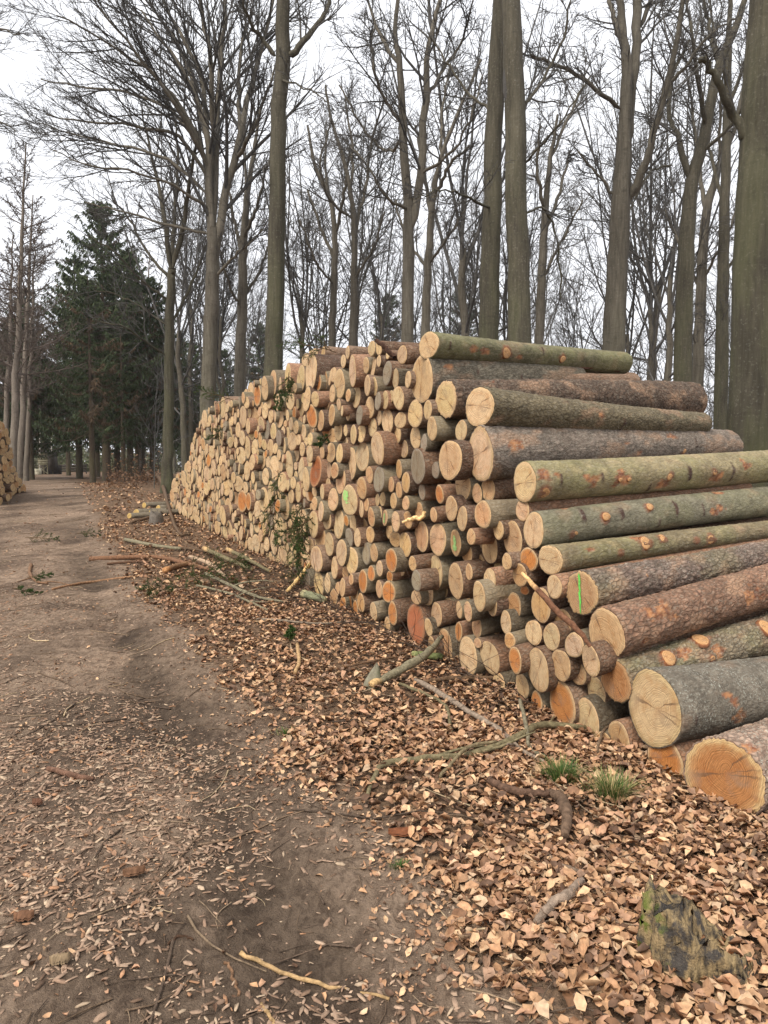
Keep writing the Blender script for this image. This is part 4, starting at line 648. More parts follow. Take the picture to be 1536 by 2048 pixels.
for n_, i in enumerate(order):
    pl, ann, u, z, r, cutaz, c, sid, P = rows[i]
    px, py = proj(P)
    if sid == 'm': P = P - [0, 0, .045]
    if sid == 'l': P = P - [0, 0, .030]
    g, D = PLANES[pl]; nf = np.array([D[1], -D[0]])   # into the pile: face normal pointing +x
    va = math.atan2(P[0], P[1])
    # stagger: slide along the line of sight so the photo position holds at its real depth
    back = LR.uniform(.22, .60) if ann == 0 else float(np.clip(LR.normal(0, .12 if pl == 'R' else .15), -.26, .32))
    if sid: back = 0
    if z - r < .10: back = max(back, 0)
    sc_ = 1 + back / np.linalg.norm(P)
    O = np.array([P[0] * sc_, P[1] * sc_, EYE + (P[2] - EYE) * sc_]) ; r = r * sc_
    az = AX0 + LR.normal(0, .02); el = math.radians(LR.normal(2.2, .7)); L = LR.uniform(2.4, 2.9) if (pl == 'R' and px > 780) else LR.uniform(3.1, 3.7)
    r1 = r * LR.uniform(.84, 1.0)
    hi, kn, S, NR = None, [], (22 if n_ < 240 else 13), 7
    bk, kd = BARKS[LR.integers(len(BARKS))]; bk = tuple(np.array(bk) * LR.uniform(.8, 1.2))
    if pl == 'L': bk = tuple(np.array(bk) * 1.1)
    lich = .15
    if sid in SIDE and sid:
        far, fy, fh, azd, bk, kd, moss, lich, fl, relief, feats = SIDE[sid]
        az = math.radians(azd); dx, dy = math.sin(az), math.cos(az)
        d = ray(far, fy); q = d[0] / d[1]
        t = (q * O[1] - O[0]) / (dx - q * dy)
        Ze = EYE + d[2] / d[1] * (O[1] + dy * t)
        slope = (Ze - O[2]) / t
        Yf = O[1] + dy * t; rf = fh / F * Yf
        if far >= 1536:
            L = 4.3; r1 = max(r * .72, min(r * 1.12, r + (rf - r) * L / t))
        else: L = t * math.sqrt(1 + slope ** 2); r1 = rf
        el = math.atan(slope)
        S, NR = (108, int(L * 58)) if sid in 'ijklm' else (72, int(L * 46))
    a = np.array([math.sin(az) * math.cos(el), math.cos(az) * math.cos(el), math.sin(el)])
    if sid: hi, kn = make_hi(sid, O, a, L, r, r1)
    ca = math.radians(cutaz); ve = LR.normal(0, .05)
    if sid in ('l', 'm'): ve = -.10
    # tilt so wide low ends read as the photo's leaning ovals
    nrm = -np.array([math.sin(ca) * math.cos(ve), math.cos(ca) * math.cos(ve), math.sin(ve)])
    cc = np.array(CUTC[c]); mx_ = LR.uniform(0, .6) if c in 'PT' else 0; cc = (cc * (1 - mx_) + np.array([.62, .46, .28]) * mx_) * LR.uniform(.86, 1.16) * np.array([1, LR.uniform(.95, 1.04), LR.uniform(.9, 1.08)])
    rc = np.array(RIMC[c]) * LR.uniform(.9, 1.08)
    if sid == 'm': cc, rc = np.array([.37, .165, .060]), np.array([.50, .34, .165])
    if sid == 'k': cc, rc = np.array([.42, .205, .085]), np.array([.40, .23, .11])
    if sid == 'l': cc, rc = np.array([.52, .365, .20]), np.array([.46, .33, .17])
    bend = np.array([0, 0, LR.uniform(-.03, .03)]) + np.array([a[1], -a[0], 0]) * LR.uniform(-.03, .03)
    b_, c_, f_ = log_geo(a, L, r, r1, nrm, S, NR, bk, kd, cc, rc, LR, hi, far_cut=(sid in ('a', 'c', 'd', 'e', 'b') and sid != ''), bend=bend)
    if n_ < NIND:
        if sid: lab = SIDE_LABEL[sid]
        elif c == 'V': lab = 'pale log end dabbed with bright green paint'
        elif c == 'R': lab = 'rust-red tall oval log end among pale ones'
        elif c == 'S': lab = 'pinkish broad log end at the foot of the stack'
        elif c == 'W' and px > 850: lab = 'orange tan log end smeared with green paint'
        elif c == 'W': lab = 'narrow log end with a faint green paint smear'
        else: lab = log_label(px, py, r, c)
        o = link('log', mesh_of('log', b_[0], b_[1], M_BARK, b_[3], b_[2]), None, O, lab, 'log', 'logs of the long timber stack')
        o['lichen'] = float(lich)
        link('cut_face', mesh_of('cut_face', c_[0], c_[1], M_CUT, c_[3], c_[2]), o)
        if f_ is not None: link('cut_face', mesh_of('cut_face', f_[0], f_[1], M_CUT, f_[3], f_[2]), o)
        for X, nn, s in kn:
            vk = (X - O) @ a / L
            kv = knot_geo(X - O + bend * 4 * vk * (1 - vk) + nn * .002, nn, a, s, LR)
            link('knot', mesh_of('knot', kv[0], kv[1], M_CUT, kv[3], kv[2]), o)
        if c in 'VWX':
            e2 = np.cross(nrm, a); e1 = np.array([nrm[1], -nrm[0], 0]); e1 /= np.linalg.norm(e1); e2 = np.cross(nrm, e1); e2 = e2 if e2[2] > 0 else -e2
            e1 = e1 if e1[0] > 0 else -e1
            if c == 'X': ys = np.linspace(.9, -.93, 15); ce = -.12 + .12 * (.9 - ys) / 1.8 + .015 * LR.normal(size=15); wd = .055 + .012 * LR.normal(size=15)
            elif c == 'V': ys = np.linspace(.62, -.22, 12); ce = -.42 + .12 * LR.normal(size=12) * .5 + .25 * (.6 - ys) * .6; wd = .28 + .09 * LR.normal(size=12)
            else: ys = np.linspace(.55, -.6, 12); ce = .05 * LR.normal(size=12); wd = .25 + .07 * LR.normal(size=12)
            wd[0] = wd[-1] = .01
            kx = 1.0
            PV = np.concatenate([(e1[None] * ((ce - wd) * r * kx)[:, None] + e2[None] * (ys * r)[:, None]), (e1[None] * ((ce + wd) * r * kx)[:, None] + e2[None] * (ys * r)[:, None])]) + nrm * .0095
            k = np.arange(len(ys) - 1); m_ = len(ys)
            link('paint_mark', mesh_of('paint_mark', PV, np.stack([k, k + 1, m_ + k + 1, m_ + k], 1), {'W': M_PAINTF, 'V': M_PAINTL}.get(c, M_PAINT)), o)
    else:
        stuff['bark'].append((b_[0] + O, b_[1], b_[2], b_[3])); stuff['cut'].append((c_[0] + O, c_[1], c_[2], c_[3]))

def merge(lst):
    o, vs, qs, us, ts = 0, [], [], [], []
    for V, Q, U, T in lst:
        vs.append(V); qs.append(Q + o); us.append(U); ts.append(T); o += len(V)
    return np.concatenate(vs), np.concatenate(qs), np.concatenate(us), np.concatenate(ts)
mb, mc = merge(stuff['bark']), merge(stuff['cut'])
so = link('stacked_logs', mesh_of('stacked_logs', mb[0], mb[1], M_BARK, mb[3], mb[2]), kind='stuff', label='mass of many thin pale log ends filling the far stretch of the timber stack', cat='logs')
so['lichen'] = .15
link('cut_faces', mesh_of('cut_faces', mc[0], mc[1], M_CUT, mc[3], mc[2]), so, kind='stuff')

# second stack, across the track at the left border
def left_stack():
    base, d = np.array([-10.75, 20.6]), np.array([-.325, .946]); d /= np.linalg.norm(d)
    k = 0; rng = np.random.default_rng(3)
    prof = lambda s: np.interp(s, [-.6, .4, 1.0, 1.6, 2.1, 2.3, 3.0, 3.6, 4.1], [2.3, 2.25, 2.1, 1.75, 1.5, 1.1, .85, .6, .25])
    zrow, row = .11, 0
    while zrow < 2.3:
        s = -.5 + .1 * (row % 2)
        while s < 4.2:
            r = rng.uniform(.085, .145)
            s += r
            if zrow + r * .6 < prof(s) and rng.random() > .03:
                X, Y = base + d * s; z = float(ground(Y)) + zrow + rng.normal(0, .025)
                O = np.array([X + rng.normal(0, .10), Y, z])
                if proj(O)[0] < -14: s += r; continue
                a = np.array([-.97, .20, .0]); a /= np.linalg.norm(a)
                n = np.array([.985, -.06, rng.normal(0, .06)]) + rng.normal(0, .05, 3); n /= np.linalg.norm(n)
                bk, kd = BARKS[rng.integers(len(BARKS))]
                c = 'PPPPTT'[rng.integers(6)]
                b_, c_, f_ = log_geo(a, 2.6, r, r * .92, n, 14, 5, bk, kd, np.array(CUTC[c]) * rng.uniform(.88, 1.05), RIMC[c], rng)
                lv = 'lowest' if zrow < .3 else ('low' if zrow < .8 else ('middle' if zrow < 1.4 else ('upper' if zrow < 1.9 else 'top')))
                o = link('log', mesh_of('log', b_[0], b_[1], M_BARK, b_[3], b_[2]), None, O,
                         f"{'stout' if r > .11 else 'slim'} {TONES[c]} log end, {lv} rows of the stack across the track, {'stepped end' if s > 2.2 else 'tall part'}", 'log', 'logs of the second stack across the track')
                o['lichen'] = .1
                link('cut_face', mesh_of('cut_face', c_[0], c_[1], M_CUT, c_[3], c_[2]), o); k += 1
            s += r
        zrow += .225; row += 1
    return k
NLEFT = left_stack()

# ------------------------------------------------------------------ bare trees
def spawn(P, R, n, t0, t1, ang, ratio, K, up, wig, rng, rr=.6, tip=.004, lmin=.0, bias=None, lenabs=None):
    """n children per parent polyline, all at once"""
    N, K0, _ = P.shape
    M = N * n
    t = t0 + (t1 - t0) * ((np.arange(n)[None] + rng.random((N, n))) / n); t = t.ravel()
    pi = np.repeat(np.arange(N), n)
    x = t * (K0 - 1); i = np.minimum(x.astype(int), K0 - 2); f = (x - i)[:, None]
    p0 = P[pi, i] * (1 - f) + P[pi, i + 1] * f
    T = P[pi, i + 1] - P[pi, i]; T /= np.linalg.norm(T, axis=1, keepdims=True) + 1e-9
    r0 = R[pi, i] * (1 - f[:, 0]) + R[pi, i + 1] * f[:, 0]
    plen = np.linalg.norm(np.diff(P, axis=1), axis=2).sum(1)[pi]
    ln = (plen if lenabs is None else np.full(M, lenabs)) * ratio * (1 - .5 * (t - t0) / (t1 - t0 + 1e-6)) * rng.uniform(.6, 1.25, M) + lmin * rng.uniform(.7, 1.2, M)
    rv = rng.normal(size=(M, 3)); 
    if bias is not None: rv = rv + np.asarray(bias)
    S = rv - T * (rv * T).sum(1, keepdims=True); S /= np.linalg.norm(S, axis=1, keepdims=True) + 1e-9
    a = np.radians(ang) * rng.uniform(.65, 1.35, M)
    d = T * np.cos(a)[:, None] + S * np.sin(a)[:, None]
    out = np.empty((M, K, 3)); out[:, 0] = p0
    st = (ln / (K - 1))[:, None]
    for k in range(1, K):
        d = d + rng.normal(0, wig, (M, 3)) + np.array([0, 0, up])
        d /= np.linalg.norm(d, axis=1, keepdims=True)
        out[:, k] = out[:, k - 1] + d * st
    rs = np.maximum(np.minimum(r0 * rr, .005 + ln * .0135), tip)
    tt = np.linspace(0, 1, K)[None]
    rad = rs[:, None] * (1 - tt) ** .8 + tip * tt ** .5
    return out, rad

def stem_world(pts, Y, K, rng, dy=0.0, wob=.0):
    w = []
    for q in pts:
        yy = Y + (q[3] if len(q) > 3 else 0)
        p = at_depth(q[0], q[1], yy); w.append([*p, q[2] / 2 / F * yy])
    w = resample(w, K)
    w[1:, :3] += rng.normal(0, wob, (K - 1, 3))
    return w

def make_tree(name, trunk, stems, Y, label, levels, seed, bark=None, group=None, twig=None, cat='tree', extra=None):
    """trunk, stems: photo-measured centre lines (x, y, width[, depth offset]) standing at depth Y"""
    rng = np.random.default_rng(seed)
    bark = bark or M_BEECH
    # carry the trunk down to the ground with a root flare
    x0, y0, w0 = trunk[0][:3]
    base = at_depth(x0, y0, Y); gzv = float(gz(base[0], Y)) - .15
    w = stem_world(trunk, Y, 26, rng, wob=.012)
    if base[2] > gzv + .3:
        low = np.linspace(0, 1, 8)[:-1]
        dirx = (w[3] - w[0])[:3] / max(w[3][2] - w[0][2], .01)
        ext = np.array([[*(base + dirx * (gzv - base[2]) * (1 - q)), w[0][3] * (1 + .35 * (1 - q) ** 6)] for q in low])
        ext[:, 2] = gzv + (base[2] - gzv) * low
        w = np.vstack([ext, w])
    foot = np.array([w[0][0], Y, gzv])
    V, Q = tubes(w[None, :, :3], w[None, :, 3], 20)
    K = len(w)
    # irregular bole and spreading foot
    ang = np.tile(np.arange(20) * 2 * math.pi / 20, K); hz = np.repeat(w[:, 2] - gzv, 20); cen = np.repeat(w[:, :3], 20, axis=0)
    k = 1 + .06 * np.sin(3 * ang + hz * .4) + .05 * (vnoise(hz * 1.5, np.cos(ang) * 1.5 + seed, np.sin(ang) * 1.5) - .5) * 2
    k = k + np.exp(-np.maximum(hz - .1, 0) / .25) * (.25 + .3 * np.maximum(0, np.sin(5 * ang + seed)))
    V = cen + (V - cen) * k[:, None]
    root = link(name, None, None, foot, label, cat, group)
    link('trunk', mesh_of('trunk', V - foot, Q, bark), root)
    parts = []
    P1, R1 = [], []
    for s in stems:
        ws = stem_world(s, Y, 16, rng, wob=.02)
        ws[0, 3] *= .35; P1.append(ws[:, :3]); R1.append(ws[:, 3])
    if P1:
        P1, R1 = np.array(P1), np.array(R1)
        V, Q = tubes(P1, R1, 9); link('limbs', mesh_of('limbs', V - foot, Q, bark), root)
    else:
        P1, R1 = np.array([resample(w, 16)[:, :3]]), np.array([resample(w, 16)[:, 3]])
    src = (P1, R1)
    for li, lv in enumerate(levels):
        lv = dict(lv); S = lv.pop('S')
        src = spawn(src[0], src[1], rng=rng, **lv)
        parts.append(tubes(src[0], src[1], S))
        if lv.get('keep'): pass
    if extra:
        ws = np.array([stem_world(s, Y, 8, rng, wob=.03) for s in extra])
        parts.append(tubes(ws[..., :3], ws[..., 3], 7))
        e1 = spawn(ws[..., :3], ws[..., 3], 6, .35, 1, 38, .4, 5, .02, .14, rng)
        parts.append(tubes(*e1, 4)); e2 = spawn(*e1, 5, .2, 1, 40, .5, 4, .02, .16, rng); parts.append(tubes(*e2, 3))
    if parts:
        V, Q = joinm(parts)
        link('crown', mesh_of('crown', V - foot, Q, twig or M_TWIG), root)
    return root

def LV(n, t0, t1, ang, ratio, K, up, wig, S, **k):
    return dict(n=n, t0=t0, t1=t1, ang=ang, ratio=ratio, K=K, up=up, wig=wig, S=S, **k)
BEECH_LV = [LV(11, .18, 1, 42, .42, 7, .05, .10, 5), LV(8, .15, 1, 40, .50, 5, .04, .13, 3), LV(5, .1, 1, 38, .58, 3, .03, .16, 3)]
BEECH_HI = [LV(10, .15, 1, 42, .42, 7, .05, .11, 5), LV(7, .15, 1, 40, .5, 5, .04, .14, 3), LV(4, .1, 1, 38, .5, 3, .03, .17, 3)]

T = make_tree
# tall smooth trunk behind the middle of the stack
T('beech_tree', [(547, 745, 37), (552, 600, 34), (556, 300, 31), (562, 150, 29), (566, 0, 26), (570, -180, 22), (574, -420, 16), (578, -650, 8)],
  [[(550, 112, 10), (520, 72, 7), (492, 25, 5, -.5), (465, -60, 3, -1)], [(572, 112, 14), (606, 85, 12), (638, 42, 9, .4), (658, 0, 8, .6), (672, -110, 5, 1)],
   [(570, -200, 14), (540, -330, 9, -1), (500, -480, 5, -1)], [(574, -260, 13), (620, -420, 8, 1), (650, -560, 4, 1)], [(560, 160, 5), (600, 170, 3, -.6), (640, 190, 2, -1), (670, 220, 1.5, -1)]],
  15.5, 'tall straight smooth-barked trunk rising behind the middle of the stack', BEECH_HI, 1, M_BEECHG,
  extra=[[(537, 320, 5), (530, 345, 4), (533, 365, 3)], [(534, 600, 5), (538, 622, 6), (550, 626, 5)]])
# many-stemmed beech with the great fan of branches
T('beech_tree', [(416, 850, 31), (420, 700, 28), (424, 600, 27), (427, 500, 25), (428, 455, 24)],
  [[(427, 520, 18), (421, 420, 17), (417, 330, 14), (412, 250, 11), (380, 170, 8), (330, 90, 5), (280, 20, 3)],
   [(430, 520, 19), (448, 400, 16), (474, 300, 14), (495, 200, 11, .6), (520, 110, 8, 1), (548, 0, 5, 1)],
   [(428, 460, 16), (432, 250, 12, .5), (441, 140, 10, .8), (448, 40, 7, 1), (452, -80, 4, 1)],
   [(417, 340, 10), (370, 225, 8, -.6), (300, 145, 6, -1), (200, 75, 4, -1.5), (115, 30, 2.5, -2)],
   [(416, 320, 9), (350, 225, 7, .6), (260, 188, 5, 1), (170, 175, 4, 1.4), (85, 160, 2.5, 2)],
   [(416, 360, 8), (360, 275, 7, -.5), (280, 252, 5, -1), (190, 246, 4, -1.2), (95, 232, 2.5, -1.4)],
   [(416, 390, 8), (340, 322, 6, .8), (250, 292, 5, 1.2), (160, 272, 3.5, 1.5), (75, 245, 2, 1.8)],
   [(420, 420, 7), (350, 375, 5, -.8), (265, 340, 4, -1.4), (180, 330, 3, -1.8), (100, 300, 2, -2)],
   [(424, 470, 6), (345, 450, 5, .4), (250, 425, 3.5, .8), (170, 405, 2.5, 1)],
   [(416, 300, 9), (402, 150, 8, .8), (350, 50, 6, 1.2), (305, -50, 4, 1.4)], [(425, 280, 10), (421, 120, 9, -.8), (402, 20, 6, -1), (380, -80, 4, -1)],
   [(470, 320, 9), (505, 260, 7, -.8), (530, 190, 5, -1), (560, 110, 3, -1)], [(480, 280, 8), (478, 160, 7, .8), (490, 50, 5, 1), (500, -50, 3)],
   [(417, 330, 9), (330, 180, 7, -1.4), (250, 80, 5, -2), (170, -20, 3, -2.6)], [(420, 300, 9), (370, 120, 7, 1.8), (310, 20, 5, 2.4), (240, -70, 3, 2.8)],
   [(428, 560, 6), (470, 510, 5, -.5), (505, 480, 3, -1), (540, 440, 2, -1)]],
  21, 'beech with many stems fanning out a huge crown over the track', [LV(12, .12, 1, 31, .52, 8, .03, .05, 5, bias=(-.4, 0, .1)), LV(9, .12, 1, 31, .50, 5, .025, .07, 3), LV(5, .1, 1, 33, .58, 3, .02, .10, 3)], 2)
# thinner beech at the far end of the stack
T('beech_tree', [(334, 985, 24), (337, 850, 20), (340, 650, 18), (343, 560, 16), (344, 535, 15)],
  [[(343, 545, 11), (329, 440, 9), (319, 380, 7, .6), (300, 300, 5, 1), (282, 215, 3, 1)], [(345, 540, 12), (368, 440, 9), (380, 350, 7, -.5), (400, 250, 5, -1), (408, 170, 3, -1)],
   [(340, 560, 7), (290, 500, 5, .5), (260, 440, 4, 1), (222, 395, 2.5, 1)], [(333, 712, 4), (290, 682, 4, -1), (250, 655, 3, -2), (185, 640, 2, -2.5)], [(338, 600, 5), (280, 560, 4, -.5), (225, 500, 3, -1), (170, 470, 2, -1)],
   [(344, 645, 6), (384, 565, 5, .5), (410, 500, 4, 1), (430, 440, 3, 1)], [(344, 535, 9), (348, 430, 7, 1), (356, 330, 5, 1.4), (350, 240, 3, 1.5)], [(333, 650, 4), (290, 620, 3, .7), (235, 590, 2.2, 1), (190, 580, 1.6, 1)]],
  24, 'slim moss-footed beech at the far left end of the stack', [LV(10, .2, 1, 36, .42, 7, .04, .11, 4), LV(7, .15, 1, 38, .5, 5, .03, .13, 3), LV(4, .1, 1, 38, .58, 3, .02, .15, 3)], 3, M_BEECHG)
# pair in the middle
T('beech_tree', [(978, 700, 39), (982, 500, 37), (988, 250, 33), (999, 0, 28), (1004, -180, 24), (1010, -420, 16), (1014, -640, 8)],
  [[(1003, -160, 12), (970, -300, 8, -1), (930, -440, 5, -1)], [(1006, -220, 12), (1050, -380, 8, 1), (1080, -520, 4, 1)], [(985, 420, 6), (930, 395, 4.5, -.8), (880, 380, 3, -1.4), (830, 395, 2, -1.8)], [(990, 230, 6), (940, 190, 5, .6), (890, 120, 3.5, 1), (850, 60, 2, 1)]],
  15.5, 'straight grey trunk just left of the thicker ribbed trunk', BEECH_HI, 4, M_BEECHG)
T('beech_tree', [(1042, 720, 46), (1037, 500, 42), (1031, 250, 40), (1025, 60, 36), (1020, -120, 31), (1014, -380, 20), (1010, -620, 9)],
  [[(1040, 215, 7), (1080, 170, 6, .6), (1120, 90, 5, 1), (1140, 0, 3, 1)], [(1018, -140, 14), (980, -300, 9, 1), (950, -450, 5, 1)], [(1020, -200, 14), (1080, -340, 9, -1), (1110, -500, 5, -1)], [(1045, 330, 5), (1090, 280, 4, -.6), (1150, 200, 3, -1), (1180, 130, 2, -1)], [(1046, 430, 5), (1090, 420, 4, .8), (1118, 500, 4, 1), (1122, 600, 2.5, 1)]],
  14.5, 'thick ribbed brownish trunk behind the topmost log of the stack', BEECH_HI, 5, M_BEECHG, extra=[[(1020, 240, 14), (1010, 180, 12), (1012, 90, 10), (1016, 40, 6)]])
T('beech_tree', [(1226, 725, 45), (1235, 550, 40), (1243, 420, 37), (1250, 260, 26), (1252, 130, 19), (1242, 40, 15), (1235, -60, 11)],
  [[(1252, 300, 22), (1268, 140, 18, .3), (1276, 0, 17, .5), (1285, -120, 12, .5)], [(1258, 400, 20), (1290, 330, 15, -.3), (1320, 220, 13, -.6), (1348, 120, 11, -.8), (1365, 0, 9, -1)],
   [(1240, 218, 9), (1190, 180, 8, -.4), (1130, 137, 7, -.6), (1058, 110, 5, -.8)], [(1234, 400, 6), (1200, 355, 5), (1162, 312, 4), (1148, 295, 2)],
   [(1250, 100, 12), (1225, 30, 9, .7), (1205, -60, 6, 1)], [(1276, 60, 9, .5), (1310, -20, 8, .8), (1330, -110, 6, 1)], [(1335, 170, 7), (1390, 110, 6, -.4), (1430, 60, 4, -.6), (1470, 40, 3)]],
  17, 'forked grey beech trunk with a dead stub, right of the brownish pair', BEECH_LV, 6)
T('beech_tree', [(1364, 800, 35), (1370, 600, 32), (1375, 480, 30), (1384, 370, 25), (1410, 270, 21), (1440, 130, 17), (1480, 30, 12), (1510, -80, 8)],
  [[(1377, 360, 15), (1356, 270, 10), (1341, 240, 9, .4), (1346, 150, 7, .6), (1380, 80, 5, .8)], [(1345, 330, 5), (1300, 345, 4, -.6), (1270, 400, 3, -1), (1240, 460, 2, -1)], [(1412, 260, 10), (1395, 150, 8, -.6), (1380, 50, 6, -1), (1370, -40, 4)], [(1440, 130, 9), (1420, 60, 7, .6), (1400, -30, 5, .9)], [(1400, 310, 8), (1470, 240, 6, -.6), (1510, 160, 4, -1), (1540, 90, 3)]],
  19.5, 'dark forked trunk standing behind the rough dark log end', BEECH_LV, 7, M_BEECHG)
T('beech_tree', [(1395, 800, 22), (1402, 600, 20), (1412, 430, 17), (1440, 330, 12), (1470, 250, 9), (1490, 160, 6)],
  [[(1412, 430, 9), (1395, 320, 7, .5), (1385, 220, 5, .8), (1370, 130, 3)], [(1440, 330, 7), (1440, 230, 5, -.5), (1450, 130, 3, -1)], [(1405, 560, 6), (1450, 480, 5, -.8), (1480, 400, 3, -1)], [(1400, 580, 6), (1360, 490, 5, .6), (1330, 420, 3, .8)]],
  25, 'slender trunk close beside the dark forked trunk', BEECH_LV, 8)
T('beech_tree', [(1440, 870, 26), (1446, 600, 23), (1450, 400, 19), (1455, 200, 14), (1458, 60, 10), (1462, -60, 6)],
  [[(1450, 420, 8), (1420, 300, 6, .7), (1400, 200, 4, 1)], [(1454, 230, 8), (1490, 120, 6, -.6), (1510, 20, 4, -1)], [(1447, 560, 6), (1490, 470, 5, .7), (1520, 400, 3, 1)], [(1455, 180, 7), (1430, 70, 5, -.5), (1415, -30, 3)]],
  24, 'slender straight trunk left of the huge mossy trunk', BEECH_LV, 9, M_BEECHG)
T('beech_tree', [(1498, 905, 84), (1505, 700, 80), (1513, 450, 74), (1519, 265, 68), (1528, 100, 64), (1536, -60, 58), (1540, -320, 40), (1552, -560, 20)],
  [[(1500, 285, 22), (1470, 232, 17), (1450, 200, 14, -.1), (1422, 145, 13, -.2), (1402, 118, 11, -.3)], [(1528, -60, 28), (1480, -260, 16, .6), (1440, -420, 8, 1)], [(1530, -100, 28), (1600, -300, 16, -.5), (1660, -480, 8, -.8)]],
  9.8, 'huge mossy trunk at the right border with a broken branch stub', [LV(5, .75, 1, 42, .3, 7, .05, .11, 5), LV(4, .15, 1, 40, .4, 5, .03, .14, 4)], 10, M_BEECHG,
  extra=[[(1490, 490, 12), (1500, 492, 13), (1508, 500, 12)]])
T('beech_tree', [(815, 690, 25), (818, 480, 22), (815, 380, 18), (805, 250, 15), (799, 130, 12), (789, 60, 9), (800, -30, 7), (812, -120, 4)],
  [[(819, 470, 18), (840, 350, 16), (850, 200, 14), (858, 90, 10), (882, 0, 8), (900, -100, 5)], [(799, 130, 9), (770, 90, 7, .5), (745, 30, 5, .8), (720, -50, 4, 1)], [(805, 250, 8), (765, 190, 6, -.6), (745, 120, 5, -1), (750, 40, 3)],
   [(850, 200, 8), (880, 150, 6, .5), (920, 90, 5, .8), (945, 0, 3)], [(816, 420, 7), (770, 390, 5, -.7), (735, 330, 4, -1), (700, 290, 3)], [(840, 350, 7), (905, 300, 5, -.7), (945, 220, 4, -1), (965, 150, 3)], [(808, 280, 7), (770, 300, 5, .8), (715, 240, 4, 1), (680, 170, 3, 1)]],
  19, 'twin-stemmed dark trunk with crooked branches behind the upper stack', BEECH_LV, 11)
T('beech_tree', [(850, 690, 19), (857, 520, 15), (866, 400, 12), (880, 320, 9), (912, 235, 7), (962, 120, 5)],
  [[(862, 430, 8), (845, 330, 6, .6), (830, 250, 4, 1)], [(866, 400, 8), (900, 330, 6, -.6), (940, 290, 4, -1)], [(855, 540, 6), (810, 470, 5, .8), (790, 400, 3, 1)], [(857, 530, 6), (900, 470, 5, -.8), (930, 420, 3, -1)], [(880, 320, 6), (885, 220, 5, .7), (900, 130, 3, 1)]],
  22, 'thin dark trunk just right of the twin-stemmed trunk', BEECH_LV, 12)
T('beech_tree', [(704, 700, 15), (708, 560, 13), (706, 430, 10), (690, 330, 8), (665, 250, 6), (650, 170, 4)],
  [[(707, 480, 7), (730, 380, 6, .6), (745, 280, 5, .8), (770, 190, 3)], [(706, 440, 6), (660, 400, 5, -.6), (640, 330, 4, -1), (655, 260, 3)], [(708, 560, 5), (750, 490, 4, -.6), (770, 420, 3, -1)], [(700, 400, 6), (705, 300, 5, .6), (690, 200, 3, 1)]],
  26, 'crooked thin tree behind the big ragged log at the stack top', BEECH_LV, 13)
T('beech_tree', [(664, 700, 15), (668, 570, 13), (670, 480, 11), (660, 400, 9), (630, 330, 7), (615, 250, 4)],
  [[(669, 520, 7), (640, 450, 6, .5), (615, 380, 4, .8)], [(670, 470, 7), (690, 380, 6, -.6), (700, 290, 4, -1)], [(668, 570, 5), (630, 520, 4, -.8), (600, 440, 3, -1)], [(665, 430, 6), (650, 330, 5, 1), (660, 240, 3, 1)]],
  28, 'crooked slender tree right of the tall smooth trunk', BEECH_LV, 14)
T('beech_tree', [(480, 790, 23), (484, 600, 19), (487, 480, 15), (495, 380, 11), (510, 290, 7), (518, 220, 4)],
  [[(486, 520, 8), (465, 430, 6, .7), (455, 350, 4, 1)], [(487, 480, 8), (515, 410, 6, -.7), (535, 330, 4, -1)], [(484, 600, 6), (520, 540, 5, .6), (540, 480, 3, .9)], [(483, 620, 6), (455, 560, 5, -.6), (440, 500, 3, -.9)], [(492, 410, 7), (490, 320, 5, .8), (480, 240, 3, 1)]],
  27, 'slim grey tree between the fan-crowned beech and the tall smooth trunk', BEECH_LV, 15)
T('beech_tree', [(1078, 700, 19), (1084, 560, 17), (1090, 430, 13), (1100, 320, 9), (1115, 230, 5)],
  [[(1088, 470, 8), (1120, 380, 6, .6), (1140, 300, 4, .9)], [(1090, 430, 8), (1075, 340, 6, -.6), (1080, 250, 4, -.9)], [(1085, 560, 6), (1130, 470, 5, -.6), (1165, 400, 3, -.9)], [(1100, 320, 6), (1140, 230, 5, .5), (1180, 150, 3, .8)]],
  25, 'slender tree close right of the thick ribbed trunk', BEECH_LV, 16)

T('beech_tree', [(-230, 960, 40), (-225, 700, 36), (-215, 400, 30), (-200, 150, 22), (-195, -50, 14)],
  [[(-215, 400, 14), (-150, 310, 10), (-80, 270, 7), (-15, 240, 4), (35, 262, 2)], [(-205, 230, 12), (-140, 130, 9), (-70, 80, 6), (-10, 60, 4), (40, 70, 2)], [(-210, 330, 12), (-280, 220, 9), (-360, 150, 5)], [(-198, 60, 10), (-150, -60, 7), (-100, -160, 4)], [(-212, 450, 10), (-140, 400, 7), (-70, 370, 5), (0, 352, 2.5)]],
  22, 'bare tree beyond the left border whose twig tips reach into the sky', [LV(9, .3, 1, 36, .4, 6, .03, .08, 4), LV(7, .15, 1, 36, .5, 4, .02, .12, 3), LV(4, .1, 1, 36, .5, 3, .0, .14, 3)], 17)

